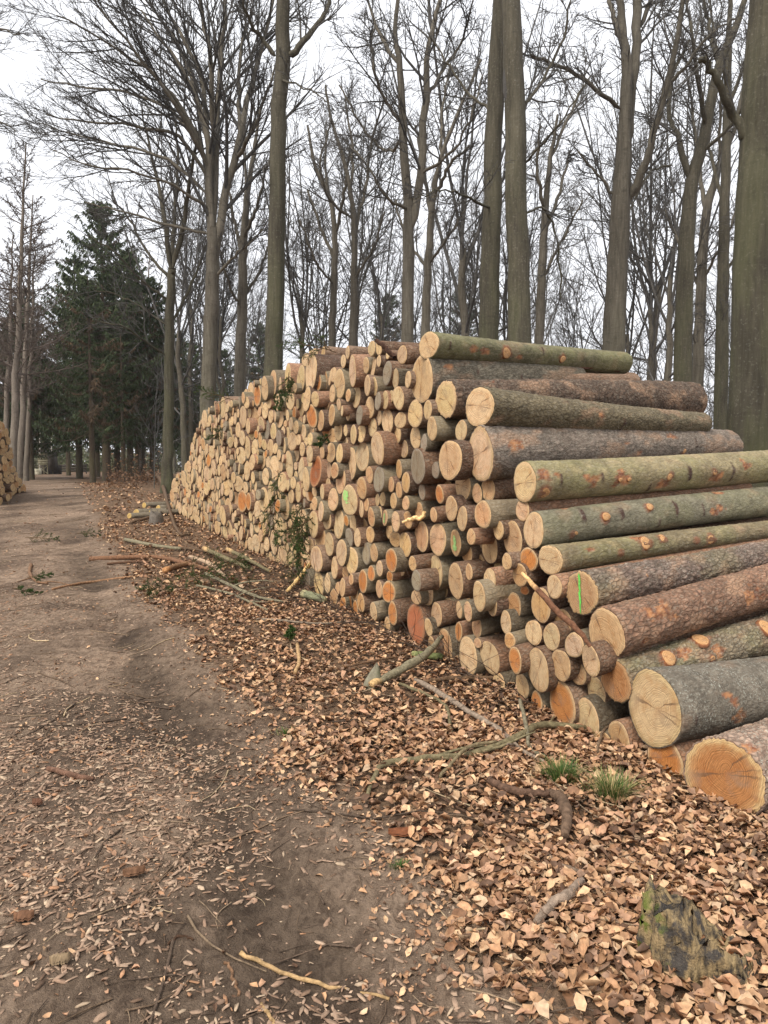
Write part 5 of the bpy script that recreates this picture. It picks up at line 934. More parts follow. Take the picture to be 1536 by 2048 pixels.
# ---- woodland behind: a few kinds, copied
def wood_kind(seed, H, trunk_r, fork, spread):
    rng = np.random.default_rng(seed)
    K = 14; z = np.linspace(-.2, H * fork, K)
    P = np.stack([rng.normal(0, .05, K).cumsum(), rng.normal(0, .05, K).cumsum(), z], 1)[None]
    R = (trunk_r * (1 - .45 * np.linspace(0, 1, K)))[None].copy(); R[0, 0] *= 1.5
    trunk = tubes(P, R, 9)
    st = spawn(P, R, 6, .72, 1, 16, 0, 10, .05, .07, rng, rr=.5, lmin=H * (1 - fork) * spread, tip=.012)
    low = spawn(P, R, 3, .42, .75, 55, 0, 8, .06, .10, rng, rr=.35, lmin=H * .22, tip=.008)
    P1 = [np.array([resample(p, 10) for p in q[0]]) for q in (st, low)]; R1 = [np.array([np.interp(np.linspace(0, 1, 10), np.linspace(0, 1, len(r)), r) for r in q[1]]) for q in (st, low)]
    P1, R1 = np.concatenate(P1), np.concatenate(R1)
    parts = [tubes(P1, R1, 5)]
    l2 = spawn(P1, R1, 9, .15, 1, 38, .42, 6, .05, .11, rng, tip=.007); parts.append(tubes(*l2, 3))
    l3 = spawn(*l2, 6, .12, 1, 38, .5, 4, .03, .13, rng, tip=.006); parts.append(tubes(*l3, 3))
    l4 = spawn(*l3, 3, .15, 1, 36, .55, 3, .02, .15, rng, tip=.005); parts.append(tubes(*l4, 3))
    V, Q = joinm(parts)
    return mesh_of('trunk', *trunk, M_BEECH), mesh_of('crown', V, Q, M_TWIG)
KINDS = [wood_kind(101, 19, .17, .42, .9), wood_kind(102, 17, .14, .5, .9), wood_kind(103, 21, .20, .38, .85), wood_kind(104, 15, .11, .35, 1.0)]
def wood_tree(px, Y, kind, sc, rot, label, group):
    X = (px - 768) / F * Y
    r = link('bare_tree', None, None, (X, Y, float(ground(Y)) - .05), label, 'tree', group)
    r.rotation_euler = (0, 0, rot); r.scale = (sc, sc, sc * 1.0)
    link('trunk', KINDS[kind][0], r); link('crown', KINDS[kind][1], r)
    return r
WR = np.random.default_rng(8)
spots = []
for px in np.arange(395, 1600, 52):
    Y = WR.uniform(29, 62); spots.append((px + WR.normal(0, 8), Y, 0))
for px in np.arange(360, 1640, 90):
    spots.append((px + WR.normal(0, 12), WR.uniform(62, 90), 1))
for px, Y in ((-60, 55), (40, 62), (372, 33), (398, 38), (455, 36), (1330, 27), (1480, 30), (1290, 31), (940, 27), (905, 33), (600, 33), (760, 30)):
    spots.append((px, Y, 0))
HERO = [(337, 'the moss-footed beech'), (420, 'the fan-crowned beech'), (548, 'the tall smooth trunk'), (704, 'the crooked thin tree'), (820, 'the twin-stemmed trunk'), (980, 'the straight grey trunk'), (1040, 'the thick ribbed trunk'), (1235, 'the forked grey beech'), (1370, 'the dark forked trunk'), (1500, 'the huge mossy trunk')]
for px, Y, far in spots:
    k_ = 0
    while k_ < len(HERO) and HERO[k_][0] < px: k_ += 1
    reg = f"left of {HERO[0][1]}" if k_ == 0 else (f"right of {HERO[-1][1]}" if k_ == len(HERO) else f"between {HERO[k_ - 1][1]} and {HERO[k_][1]}")
    wood_tree(px, Y, int(WR.integers(4)), WR.uniform(.75, 1.1), WR.uniform(0, 6.28),
              f"{'distant' if far else 'slender'} bare tree {reg}", f"{'distant' if far else 'slender'} bare trees {reg}")

# far-off wood that closes the view: one mass
def far_wood():
    rng = np.random.default_rng(9)
    N = 85
    Y = rng.uniform(95, 170, N); X = (rng.uniform(-150, 1700, N) - 768) / F * Y
    K = 6; H = rng.uniform(12, 19, N)
    P = np.stack([np.repeat(X[:, None], K, 1) + rng.normal(0, .2, (N, K)), np.repeat(Y[:, None], K, 1), .6 + H[:, None] * np.linspace(0, 1, K)[None]], -1)
    R = .16 * (1 - .85 * np.linspace(0, 1, K))[None] * np.ones((N, 1))
    parts = [tubes(P, R, 5)]
    a = spawn(P, R, 14, .22, 1, 40, .30, 5, .08, .1, rng, tip=.012); parts.append(tubes(*a, 3))
    b = spawn(*a, 7, .15, 1, 40, .5, 4, .04, .13, rng, tip=.009); parts.append(tubes(*b, 3))
    V, Q = joinm(parts)
    link('far_wood', mesh_of('far_wood', V, Q, M_TWIG), kind='stuff', label='far-off grey wood closing the view behind the nearer trees', cat='trees')
    # thin brush between the trunks
    N = 240; Y = rng.uniform(26, 75, N); X = (rng.uniform(280, 1650, N) - 768) / F * Y
    K = 4; H = rng.uniform(1.2, 4.5, N)
    lean = rng.normal(0, .35, (N, 2))
    t = np.linspace(0, 1, K)
    P = np.stack([X[:, None] + lean[:, :1] * H[:, None] * t ** 1.5, Y[:, None] + lean[:, 1:] * H[:, None] * t ** 1.5, ground(Y)[:, None] + H[:, None] * t], -1)
    R = .018 * (1 - .7 * t)[None] * np.ones((N, 1))
    parts = [tubes(P, R, 4)]
    a = spawn(P, R, 8, .15, 1, 38, .45, 4, .06, .12, rng, tip=.007); parts.append(tubes(*a, 3))
    b = spawn(*a, 4, .15, 1, 38, .5, 3, .04, .13, rng, tip=.006); parts.append(tubes(*b, 3))
    V, Q = joinm(parts)
    link('undergrowth', mesh_of('undergrowth', V, Q, M_TWIG), kind='stuff', label='thin leafless brush between the trunks of the wood', cat='brush')
far_wood()

# ------------------------------------------------------------------ conifers
def spruce_kind(seed, H, base_h, rad, nb, brown=.0, gap=.0):
    rng = np.random.default_rng(seed)
    K = 12; z = np.linspace(-.2, H, K)
    tr = tubes(np.stack([np.zeros(K), np.zeros(K), z], 1)[None], (.20 * (1 - .95 * np.linspace(0, 1, K)) * H / 13)[None] + .01, 9)
    hb = base_h + (H - base_h - .1) * rng.random(nb) ** .95
    f = (hb - base_h) / (H - base_h)
    hb = hb + rng.normal(0, .05, nb)
    ln = rad * np.clip(1.15 * (1 - f) ** .62, .05, 1) * rng.uniform(.6, 1.12, nb) + .1
    az = rng.uniform(0, 6.28, nb)
    K = 7; t = np.linspace(0, 1, K)
    el = .25 - .55 * (1 - f)
    up = (.10 + .35 * f)
    hor = ln[:, None] * t * .95
    zz = hb[:, None] + ln[:, None] * (el[:, None] * t * .9 + (up[:, None]) * (t ** 2) * .8 - .25 * np.sin(t * 3.1) * (1 - f[:, None]))
    P = np.stack([np.cos(az)[:, None] * hor, np.sin(az)[:, None] * hor, zz], -1)
    P[:, 1:] += rng.normal(0, .03, (nb, K - 1, 3))
    R = (.028 * (1 - t) + .006)[None] * (ln / rad)[:, None]
    br = tubes(P, R, 4)
    # hanging needle sprays
    ns = 84
    pi = np.repeat(np.arange(nb), ns); tt = .12 + .88 * rng.random(len(pi)) ** .8
    x = tt * (K - 1); i = np.minimum(x.astype(int), K - 2); fr = (x - i)[:, None]
    p0 = P[pi, i] * (1 - fr) + P[pi, i + 1] * fr
    d = P[pi, i + 1] - P[pi, i]; d /= np.linalg.norm(d, axis=1, keepdims=True)
    side = np.cross(d, [0, 0, 1]); side /= np.linalg.norm(side, axis=1, keepdims=True) + 1e-6
    sg = rng.choice([-1, 1], len(pi))[:, None]
    L = (.14 + .26 * rng.random(len(pi)))[:, None] * (.55 + .45 * (ln[pi] / rad))[:, None]
    v = side * sg * rng.uniform(.2, .9, (len(pi), 1)) + d * rng.uniform(.1, .7, (len(pi), 1)) + np.array([0, 0, -1.]) * rng.uniform(.5, 1.7, (len(pi), 1))
    v /= np.linalg.norm(v, axis=1, keepdims=True)
    w = np.cross(v, rng.normal(size=(len(pi), 3))); w /= np.linalg.norm(w, axis=1, keepdims=True); w *= rng.uniform(.016, .034, (len(pi), 1))
    q = np.stack([p0, p0 + v * L * .45 + w, p0 + v * L, p0 + v * L * .45 - w], 1)
    V = q.reshape(-1, 3); Q = np.arange(len(V)).reshape(-1, 4)
    cb = np.array([.036, .052, .024]); cl = np.array([.070, .090, .040]); cbr = np.array([.11, .075, .045])
    m = rng.random(len(pi))[:, None]; col = cb * (1 - m) + cl * m
    bm = (rng.random(nb) < brown * (1.3 - f))[pi][:, None]
    col = np.where(bm, cbr * (.7 + .6 * m), col)
    T = np.concatenate([np.repeat(col, 4, axis=0), np.ones((len(V), 1))], 1)
    return mesh_of('trunk', *tr, M_SPRUCEBARK), mesh_of('branches', *br, M_SPRUCEBARK), mesh_of('needles', V, Q, M_NEEDLE, T, None, False)
SK = [spruce_kind(201, 13, 2.9, 3.2, 330, .08), spruce_kind(202, 12, 3.9, 2.9, 210, .16), spruce_kind(203, 13, 4.2, 2.3, 150, .34)]
def spruce(px, Y, k, H, rot, label, group=None):
    X = (px - 768) / F * Y; s = H / (13, 12, 13)[k]
    r = link('spruce_tree', None, None, (X, Y, float(ground(Y)) - .05), label, 'tree', group)
    r.rotation_euler = (0, 0, rot); r.scale = (s, s, s)
    for n, me in zip(('trunk', 'branches', 'needles'), SK[k]): link(n, me, r)
def Htop(py, Y): return EYE + (930 - py) / F * Y - .75
spruce(214, 38, 0, Htop(415, 38), .3, 'tallest dense green spruce beside the track, pointed top')
spruce(186, 33, 2, Htop(560, 33), 1.1, 'sparse brownish spruce with a bare lower trunk, in front of the tallest spruce')
for px, Y, k, top, rot in ((262, 43, 0, 505, 2.), (306, 41, 1, 560, 3.), (160, 45, 0, 520, 4.), (236, 47, 1, 540, 5.), (330, 47, 1, 640, .5), (286, 50, 2, 560, 1.7), (212, 40, 2, 620, 2.5), (138, 58, 1, 640, 2.9), (248, 36, 2, 640, 5.5), (275, 39, 2, 690, .2), (196, 52, 2, 600, 1.2)):
    lab = ('sparse brown-twigged spruce crowded ' if k == 2 else 'dense dark spruce crowded ') + ('left of' if px < 214 else ('just right of' if px < 280 else 'far right of')) + ' the tallest spruce'
    spruce(px, Y, k, Htop(top, Y), rot, lab, 'spruces: ' + lab)
for px, Y, k, top, rot in ((64, 41, 1, 585, 1.), (46, 47, 0, 640, 2.2), (22, 44, 1, 640, 3.1), (-20, 40, 1, 620, 4.), (92, 76, 0, 720, 5.), (52, 52, 2, 600, .4)):
    spruce(px, Y, k, Htop(top, Y), rot, 'dark spruce standing behind the bare larches', 'spruces behind the bare larches')
for px, Y, k, top, rot in ((395, 52, 1, 690, 1.), (450, 60, 0, 700, 2.), (520, 66, 1, 650, 3.), (368, 62, 0, 680, 4.)):
    spruce(px, Y, k, Htop(top, Y), rot, 'dark spruce deep in the wood behind the left part of the stack', 'spruces deep in the wood')
for px, Y, top, rot in ((778, 80, 590, 1.), (928, 84, 570, 2.2)):
    spruce(px, Y, 2, Htop(top, Y), rot, 'dark conifer deep in the wood behind the highest logs', 'conifers behind the highest logs')

def larch(x0, y0, x1, top, Y, wpx, seed, label, full=True):
    rng = np.random.default_rng(seed)
    a = at_depth(x0, y0, Y); b = at_depth(x1, top, Y); a[2] = ground(Y) - .1
    K = 16; t = np.linspace(0, 1, K)[:, None]
    P = a * (1 - t) + b * t; P[1:-1] += rng.normal(0, .025, (K - 2, 3))
    R = wpx / 2 / F * Y * (1 - .9 * t[:, 0] ** 1.2) + .008
    foot = a.copy()
    r = link('larch_tree', None, None, foot, label, 'tree', None)
    V, Q = tubes(P[None], R[None], 10); link('trunk', mesh_of('trunk', V - foot, Q, M_LARCH), r)
    P1 = P[None]; R1 = R[None]
    l1 = spawn(P1, R1, 62, .30, .985, 74, 0, 8, .085, .06, rng, rr=.4, lenabs=1.0, lmin=1.35 if full else 1.0, tip=.007)
    # longer below, shorter at the top
    h = np.clip((b[2] - l1[0][:, :1, 2:3]) / (b[2] - a[2]), .03, 1)
    l1 = (l1[0][:, :1] + (l1[0] - l1[0][:, :1]) * (.35 + 2.3 * h ** .75), l1[1])
    l2 = spawn(*l1, 15, .15, 1, 52, .24, 4, .02, .12, rng, tip=.006); l3 = spawn(*l2, 5, .1, 1, 50, .5, 3, -.05, .16, rng, tip=.0055)
    V, Q = joinm([tubes(*l1, 4), tubes(*l2, 3), tubes(*l3, 3)]); link('crown', mesh_of('crown', V - foot, Q, M_LARCHTWIG), r)
larch(22, 900, 52, 285, 30, 15, 301, 'tallest bare larch with a pale leaning trunk at the left border')
larch(36, 940, 66, 390, 33, 13, 302, 'bare larch just right of the tallest leaning larch')
larch(6, 880, 26, 470, 35, 12, 303, 'bare larch at the very left border behind the second stack', False)
larch(52, 945, 70, 480, 38, 11, 304, 'thin bare larch nearest the track, at the right of its row', False)
larch(276, 950, 300, 500, 46, 11, 306, 'reddish bare larch between the spruces and the moss-footed beech', False)
# hazy evergreen thicket that closes the end of the track
def thicket():
    rng = np.random.default_rng(33); N = 26000
    Y = rng.uniform(84, 112, N); px = rng.uniform(-420, 420, N); X = (px - 768) / F * Y
    top = 2.2 + 5.5 * np.clip((fbm(X * .16, Y * .05, oct=3, seed=99) - .3) * 2.2, 0, 1)
    z = .6 + top * rng.random(N) ** 1.2
    v = rng.normal(size=(N, 3)); v /= np.linalg.norm(v, axis=1, keepdims=True); w = np.cross(v, rng.normal(size=(N, 3))); w /= np.linalg.norm(w, axis=1, keepdims=True)
    p = np.stack([X, Y, z], 1); L = rng.uniform(.3, .7, (N, 1)); q = np.stack([p, p + v * L * .5 + w * L * .22, p + v * L, p + v * L * .5 - w * L * .22], 1).reshape(-1, 3)
    c = np.array([(.085, .095, .045), (.11, .10, .06), (.06, .075, .04)])[(fbm(X * .2, Y * .1, oct=2, seed=5) * 2.99).astype(int) % 3] * rng.uniform(.7, 1.3, (N, 1))
    T_ = np.concatenate([np.repeat(c, 4, 0), np.ones((4 * N, 1))], 1)
    link('far_thicket', mesh_of('far_thicket', q, np.arange(4 * N).reshape(-1, 4), M_NEEDLE, T_, None, False), kind='stuff', label='hazy green thicket closing the end of the track', cat='brush')
thicket()
# pale birch stems beside the hide
for px, Y, lab in ((79, 66, 'thin white birch stem just left of the raised hide'), (102, 72, 'thin white birch stem rising behind the raised hide')):
    X = (px - 768) / F * Y; K = 10
    P = np.stack([np.linspace(0, .5, K), np.zeros(K), np.linspace(-.1, 9, K)], 1); R = .085 * (1 - .8 * np.linspace(0, 1, K))
    r = link('birch_tree', None, None, (X, Y, .75), lab, 'tree')
    M_BIRCH = bpy.data.materials.get('birch_bark') or m_flat('birch_bark', (.62, .58, .50), .3, 6)
    link('trunk', mesh_of('trunk', *tubes(P[None], R[None], 7), M_BIRCH), r)
    rng = np.random.default_rng(int(px)); l1 = spawn(P[None], R[None], 18, .35, 1, 50, .18, 5, .04, .1, rng); l2 = spawn(*l1, 6, .2, 1, 40, .5, 4, .0, .12, rng)
    link('crown', mesh_of('crown', *joinm([tubes(*l1, 4), tubes(*l2, 3)]), M_TWIG), r)

# ------------------------------------------------------------------ raised hide and crate far down the track
def box_mesh(name, lo, hi, mat, bev=0.0):
    x0, y0, z0 = lo; x1, y1, z1 = hi
    V = [(x0, y0, z0), (x1, y0, z0), (x1, y1, z0), (x0, y1, z0), (x0, y0, z1), (x1, y0, z1), (x1, y1, z1), (x0, y1, z1)]
    return mesh_of(name, V, np.array([(0, 3, 2, 1), (4, 5, 6, 7), (0, 1, 5, 4), (1, 2, 6, 5), (2, 3, 7, 6), (3, 0, 4, 7)]), mat, smooth=False)
M_WOODG = m_flat('weathered_board', (.19, .17, .11), .35, 5)
M_WOODD = m_flat('dark_board', (.045, .036, .028), .3, 5)
M_ROOF = m_flat('roof_sheet', (.22, .21, .19), .2, 5)
M_PALE = m_flat('pale_board', (.60, .56, .42), .2, 5)
def bar(name, a, b, r, mat, parent):
    P = np.array([[a, b]], float); return link(name, mesh_of(name, *tubes(P, np.full((1, 2), r), 6), mat, smooth=False), parent)
def hide():
    Y = 64; X = (97 - 768) / F * Y; z = float(ground(Y))
    r = link('raised_hide', None, None, (X, Y, z), 'small wooden hunting hide on stilts at the end of the track', 'hide')
    for k in range(5): link('plank', box_mesh('plank', (-.62, -.55, .86 + k * .19), (.25, -.50, .86 + k * .19 + .178), M_WOODG), r)
    link('side_wall', box_mesh('side_wall', (.25, -.55, .25), (.62, .55, 1.92), M_WOODD), r)
    link('back_wall', box_mesh('back_wall', (-.62, .5, .86), (.25, .55, 1.92), M_WOODG), r)
    for k in range(3): link('window', box_mesh('window', (-.50 + k * .24, -.565, 1.55), (-.34 + k * .24, -.552, 1.66), M_WOODD), r)
    link('roof', box_mesh('roof', (-.75, -.72, 1.93), (.80, .72, 2.0), M_ROOF), r)
    link('floor', box_mesh('floor', (-.70, -.58, .80), (.25, .58, .85), M_WOODG), r)
    for x, y in ((-.58, -.5), (.2, -.5), (-.58, .5), (.2, .5)): bar('leg', (x, y, -.05), (x, y, .80), .045, M_WOODG, r)
    bar('brace', (-.58, -.53, .05), (.2, -.53, .75), .03, M_WOODG, r); bar('brace', (.2, -.56, .05), (-.58, -.56, .75), .03, M_WOODG, r)
    link('screen', box_mesh('screen', (-.95, .62, .0), (.9, .66, .78), M_WOODD), r)
    c = link('pale_crate', None, None, ((75 - 768) / F * 61, 61, z - .02), 'small whitish slatted crate beside the raised hide', 'crate')
    for k in range(4): link('slat', box_mesh('slat', (-.25, -.25, .04 + k * .12), (.25, -.22, .13 + k * .12), M_PALE), c)
    for x in (-.25, .19): link('post', box_mesh('post', (x, -.219, 0), (x + .06, .25, .52), M_PALE), c)
    f = link('board_fence', None, None, ((140 - 768) / F * 70, 70, z), 'low dark board fence right of the raised hide', 'fence')
    for k in range(3): link('board', box_mesh('board', (-1.6, 0, .15 + k * .24), (1.6, .03, .36 + k * .24), M_WOODD), f)
    for x in (-1.6, 0, 1.52): link('post', box_mesh('post', (x, .032, -.1), (x + .08, .10, .92), M_WOODD), f)
hide()

# ------------------------------------------------------------------ fallen branches, sticks, stump, stone
def branch(pts, label, col, seed, lift=.35, name='fallen_branch', cat='branch', cut=None, side=0, group=None, wob=.003):
    """pts: (photo x, y, width px[, height above ground m])"""
    rng = np.random.default_rng(seed); w = []
    for q in pts:
        g = ghit(q[0], q[1]); Y = g[1]; r = q[2] / 2 / F * Y
        lm_ = float(litter_mask(np.array([g[0]]), np.array([g[1]]))[0])
        w.append([g[0], g[1], g[2] + r * .8 + .035 * lm_ + (q[3] if len(q) > 3 else 0), r])
    w = resample(w, max(10, 4 * len(pts))); K = len(w)
    w[:, :3] += rng.normal(0, wob, (K, 3)) * [1, 1, .5]; w[:, 3] *= rng.uniform(.9, 1.12, K)
    o = w[0, :3].copy()
    V, Q = tubes(w[None, :, :3], w[None, :, 3], 9)
    parts = [(V, Q)]
    if side:
        s1 = spawn(w[None, :, :3], w[None, :, 3], side, .25, 1, 40, .28, 6, .0, .1, rng, rr=.6, tip=.003); s1[0][..., 2] = np.maximum(s1[0][..., 2], gz(s1[0][..., 0], s1[0][..., 1]) + .006)
        parts.append(tubes(*s1, 5))
    V, Q = joinm(parts)
    T = np.tile(np.r_[srgb(*col), 1.], (len(V), 1))
    if cut: T[:18, :3] = srgb(*cut)
    S = 9; n0 = len(V)
    capV = np.array([w[0, :3], w[-1, :3]]); V = np.concatenate([V, capV]); k = np.arange(S)
    tri = np.concatenate([np.stack([np.full(S, n0), (k + 1) % S, k], 1), np.stack([np.full(S, n0 + 1), (K - 1) * S + k, (K - 1) * S + (k + 1) % S], 1)])
    T = np.concatenate([T, [np.r_[srgb(*(cut or col)), 1.]] * 2])
    return link(name, mesh_of(name, V - o, [Q, tri], M_STICK, T), None, o, label, cat, group)
BR = (118, 92, 70); GB = (126, 118, 96); GRN = (116, 106, 80)
branch([(180, 1122, 10), (310, 1122, 9), (385, 1138, 8), (440, 1150, 6)], 'long straight brown pole jutting onto the track', (120, 88, 66), 1)
branch([(250, 1085, 8), (310, 1096, 7), (362, 1103, 6)], 'short grey stick beyond the long pole on the track edge', GB, 2)
branch([(408, 1110, 9, .05), (450, 1128, 9, .03), (505, 1147, 7)], 'sawn branch with a pale cut end pointing at the track', GRN, 3, cut=(196, 162, 116))
branch([(455, 1113, 8, .06), (495, 1130, 8, .03), (540, 1150, 6)], 'second sawn branch behind, its pale end cut too', GRN, 4, cut=(196, 162, 116))
branch([(215, 1130, 5), (270, 1128, 5), (300, 1130, 4)], 'thin dark stick under the long brown pole', (90, 66, 50), 5)
branch([(330, 1150, 12), (352, 1143, 12), (378, 1136, 11)], 'stubby brown piece lying under the pole by the green spruce spray', (128, 98, 72), 6, cut=(190, 140, 95))
branch([(412, 1163, 7, .05), (470, 1188, 7, .03), (520, 1203, 6), (566, 1212, 5)], 'long bowed grey branch beside the green spruce spray', GB, 7, side=3)
branch([(395, 1178, 5), (460, 1195, 5), (500, 1212, 5), (535, 1228, 4)], 'thinner bowed branch below the long bowed one', GB, 8, side=2)
branch([(380, 1126, 8, .04), (420, 1142, 9, .04), (450, 1160, 7)], 'whitish peeled piece across the end of the long pole', (176, 150, 124), 9)
branch([(300, 1095, 6), (420, 1110, 6), (530, 1140, 5)], 'dark thin branch running towards the foot of the stack', (92, 74, 58), 10, side=4)
branch([(105, 1181, 6), (150, 1171, 6), (190, 1165, 6), (275, 1156, 4)], 'crooked thin stick lying across the track', (146, 112, 84), 11)
branch([(62, 1130, 7), (60, 1150, 6), (75, 1165, 5), (95, 1168, 4)], 'curled stick among green sprigs at the left of the track', (120, 92, 70), 12, side=2)
branch([(742, 1384, 15), (790, 1368, 17, .02), (850, 1346, 16, .08), (884, 1322, 8, .15)], 'thick broken branch with a pale torn end beside the cone stone', GB, 13, cut=(205, 170, 120))
branch([(830, 1372, 9), (870, 1396, 12), (940, 1440, 12), (1000, 1478, 11), (1040, 1515, 10), (1088, 1540, 8)], 'long grey branch slanting from the broken one to the grass tuft', (140, 124, 108), 14, side=3)
branch([(845, 1378, 8), (900, 1370, 9), (985, 1368, 8), (1040, 1372, 6)], 'dark stick lying under the foot of the stack near the broken branch', (104, 82, 62), 15)
branch([(800, 1380, 6), (850, 1400, 6), (890, 1425, 7), (902, 1480, 7)], 'thin branch bending down from the broken branch', GRN, 16)
branch([(733, 1604, 9), (765, 1548, 12), (830, 1536, 13), (940, 1526, 13), (1040, 1496, 14, .02), (1080, 1476, 14, .03), (1170, 1472, 11)], 'long greenish bent branch reaching from the leaves to the orange log ends', GRN, 17, side=3)
branch([(880, 1571, 7), (905, 1548, 7, .02), (935, 1530, 7, .05), (990, 1512, 6, .04)], 'small forked branch crossing the long greenish one', (124, 110, 84), 18)
branch([(1040, 1455, 8, .12), (1052, 1490, 9, .05), (1060, 1512, 8), (1088, 1532, 10)], 'short split stub standing up by the grass tuft', (120, 112, 92), 19)
branch([(978, 1580, 14), (1010, 1596, 17), (1052, 1606, 16), (1096, 1606, 12)], 'dark half-buried root lying sideways below the grass tuft', (96, 74, 60), 20)
branch([(1100, 1606, 16), (1124, 1628, 24, .01), (1132, 1660, 25), (1130, 1694, 15)], 'thick dark root curving down into the leaves', (104, 84, 68), 21)
branch([(1074, 1864, 15), (1100, 1840, 20), (1130, 1818, 22), (1162, 1788, 15)], 'flat grey weathered wood piece left of the rotten stump', (140, 122, 106), 22)
branch([(480, 1908, 9), (560, 1946, 9), (660, 1976, 8), (776, 2000, 6)], 'pale yellowish stick lying on the bare soil at the bottom', (172, 142, 102), 23, cut=(200, 165, 118))
branch([(520, 2010, 8), (540, 2035, 8), (556, 2062, 7)], 'short pale stick cut by the bottom border', (170, 140, 100), 24)
branch([(95, 1540, 10), (140, 1554, 12), (186, 1563, 11)], 'stout brown stick on the chips at the left', (112, 84, 68), 25)
branch([(452, 1925, 6), (466, 1955, 7), (477, 1992, 6)], 'short brown twig just left of the pale yellowish stick', (130, 100, 76), 26)
branch([(334, 1892, 5), (362, 1874, 6), (386, 1880, 4)], 'dark twig among the chips of the track', (78, 58, 44), 27)
branch([(1080, 1708, 7), (1110, 1745, 9), (1160, 1765, 8)], 'grey stick above the flat weathered wood', (122, 104, 88), 28)
branch([(1470, 1800, 6), (1490, 1760, 9), (1510, 1720, 7)], 'greyish stick standing in the leaves near the right border', (140, 118, 96), 29)
branch([(880, 1610, 5), (960, 1660, 6), (1040, 1700, 5)], 'thin dark stick half hidden in the leaves below the long greenish branch', (86, 66, 52), 30, side=2)
branch([(1030, 1880, 5), (1120, 1940, 6), (1200, 1990, 5)], 'thin dark stick in the leaves at the lower right', (100, 78, 60), 31)
branch([(505, 1245, 4), (560, 1250, 5), (640, 1256, 4), (700, 1250, 3)], 'thin grey twig lying below the corner of the stack', (130, 116, 100), 32, side=3)
branch([(590, 1358, 7), (598, 1335, 8), (594, 1300, 7)], 'pale splinter standing in the leaves under the small green sprig', (178, 146, 106), 33)
branch([(690, 1345, 4), (760, 1330, 5), (820, 1322, 4)], 'thin stick behind the cone stone', (110, 86, 66), 34)
branch([(380, 1075, 6), (350, 1060, 6, .03), (320, 975, 7, .25), (300, 968, 5, .2)], 'broken branch leaning by the moss-footed beech', (96, 78, 62), 35)
branch([(262, 1012, 6), (310, 1000, 7), (345, 992, 6)], 'dark pole lying in front of the small pile of short logs', (104, 84, 66), 36)
branch([(826, 1322, 14), (860, 1326, 15), (886, 1328, 13)], 'short mossy log piece under the foot of the stack', (104, 110, 70), 37, cut=(150, 150, 100))
branch([(606, 1200, 16), (630, 1206, 17), (650, 1212, 14)], 'short grey green log piece at the corner of the two faces of the stack', (128, 128, 100), 38, cut=(180, 170, 130))
branch([(576, 1190, 7), (600, 1172, 9, .05), (622, 1150, 8, .12)], 'pale torn splinter propped against the corner of the stack', (226, 190, 130), 39)
branch([(1190, 1530, 5), (1205, 1490, 6, .03), (1218, 1478, 4, .04)], 'tiny twig by the small orange log end', (120, 100, 80), 40)
# sticks resting on the logs
def stick3(pts, label, col, seed, cut=None):
    rng = np.random.default_rng(seed)
    w = []
    for x, y, wd, Y in pts: w.append([*at_depth(x, y, Y), wd / 2 / F * Y])
    w = resample(w, 12); w[:, :3] += rng.normal(0, .004, (12, 3)); o = w[0, :3].copy()
    V, Q = tubes(w[None, :, :3], w[None, :, 3], 8); T = np.tile(np.r_[srgb(*col), 1.], (len(V), 1))
    if cut: T[:24, :3] = srgb(*cut)
    link('stick', mesh_of('stick', V - o, Q, M_STICK, T), None, o, label, 'stick')
stick3([(1044, 1146, 7, 4.25), (1075, 1178, 11, 4.15), (1115, 1222, 13, 3.98), (1160, 1265, 12, 3.84), (1180, 1292, 8, 3.80)], 'brown stick with a pale tip leaning across the log ends', (112, 78, 58), 51, (222, 180, 126))
stick3([(752, 680, 8, 6.35), (770, 696, 10, 6.3), (790, 716, 9, 6.28)], 'dark stick poking out from the top of the stack', (72, 52, 42), 52)
stick3([(1125, 742, 4, 7.1), (1160, 736, 6, 7.3), (1205, 735, 6, 7.55), (1240, 741, 4, 7.75)], 'thin dark stick lying on the logs near the top right', (88, 60, 46), 53)
stick3([(806, 1046, 5, 5.9), (826, 1036, 9, 5.85), (842, 1038, 9, 5.8), (850, 1022, 7, 5.8)], 'pale torn splinter sticking out between the log ends', (236, 198, 140), 54)

# small pile of short logs by the moss-footed beech
SR = np.random.default_rng(66)
for x, y, wpx, lab in ((272, 990, 16, 'yellow-ended short log in front of the moss-footed beech'), (300, 990, 13, 'grey short log right of the yellow-ended one'), (316, 986, 13, 'short log closest to the foot of the mossy beech'), (258, 992, 12, 'dark short log left of the yellow-ended one'), (288, 984, 12, 'short log behind the yellow-ended one')):
    g = ghit(x, y + 8); r = wpx / 2 / F * g[1]
    a = np.array([.85, .5, .02]) + SR.normal(0, .15, 3) * [1, 1, .1]; a /= np.linalg.norm(a); n = np.array([-.55, -.83, .05]); n /= np.linalg.norm(n)
    b_, c_, _f = log_geo(a, .7, r, r * .95, n, 14, 4, (.16, .13, .09), .4, (.58, .40, .14), (.5, .36, .16), SR)
    o = link('short_log', mesh_of('short_log', b_[0], b_[1], M_BARK, b_[3], b_[2]), None, g + [0, 0, r * .9], lab, 'log', 'short logs in front of the mossy beech'); o['lichen'] = .2
    link('cut_face', mesh_of('cut_face', c_[0], c_[1], M_CUT, c_[3], c_[2]), o)

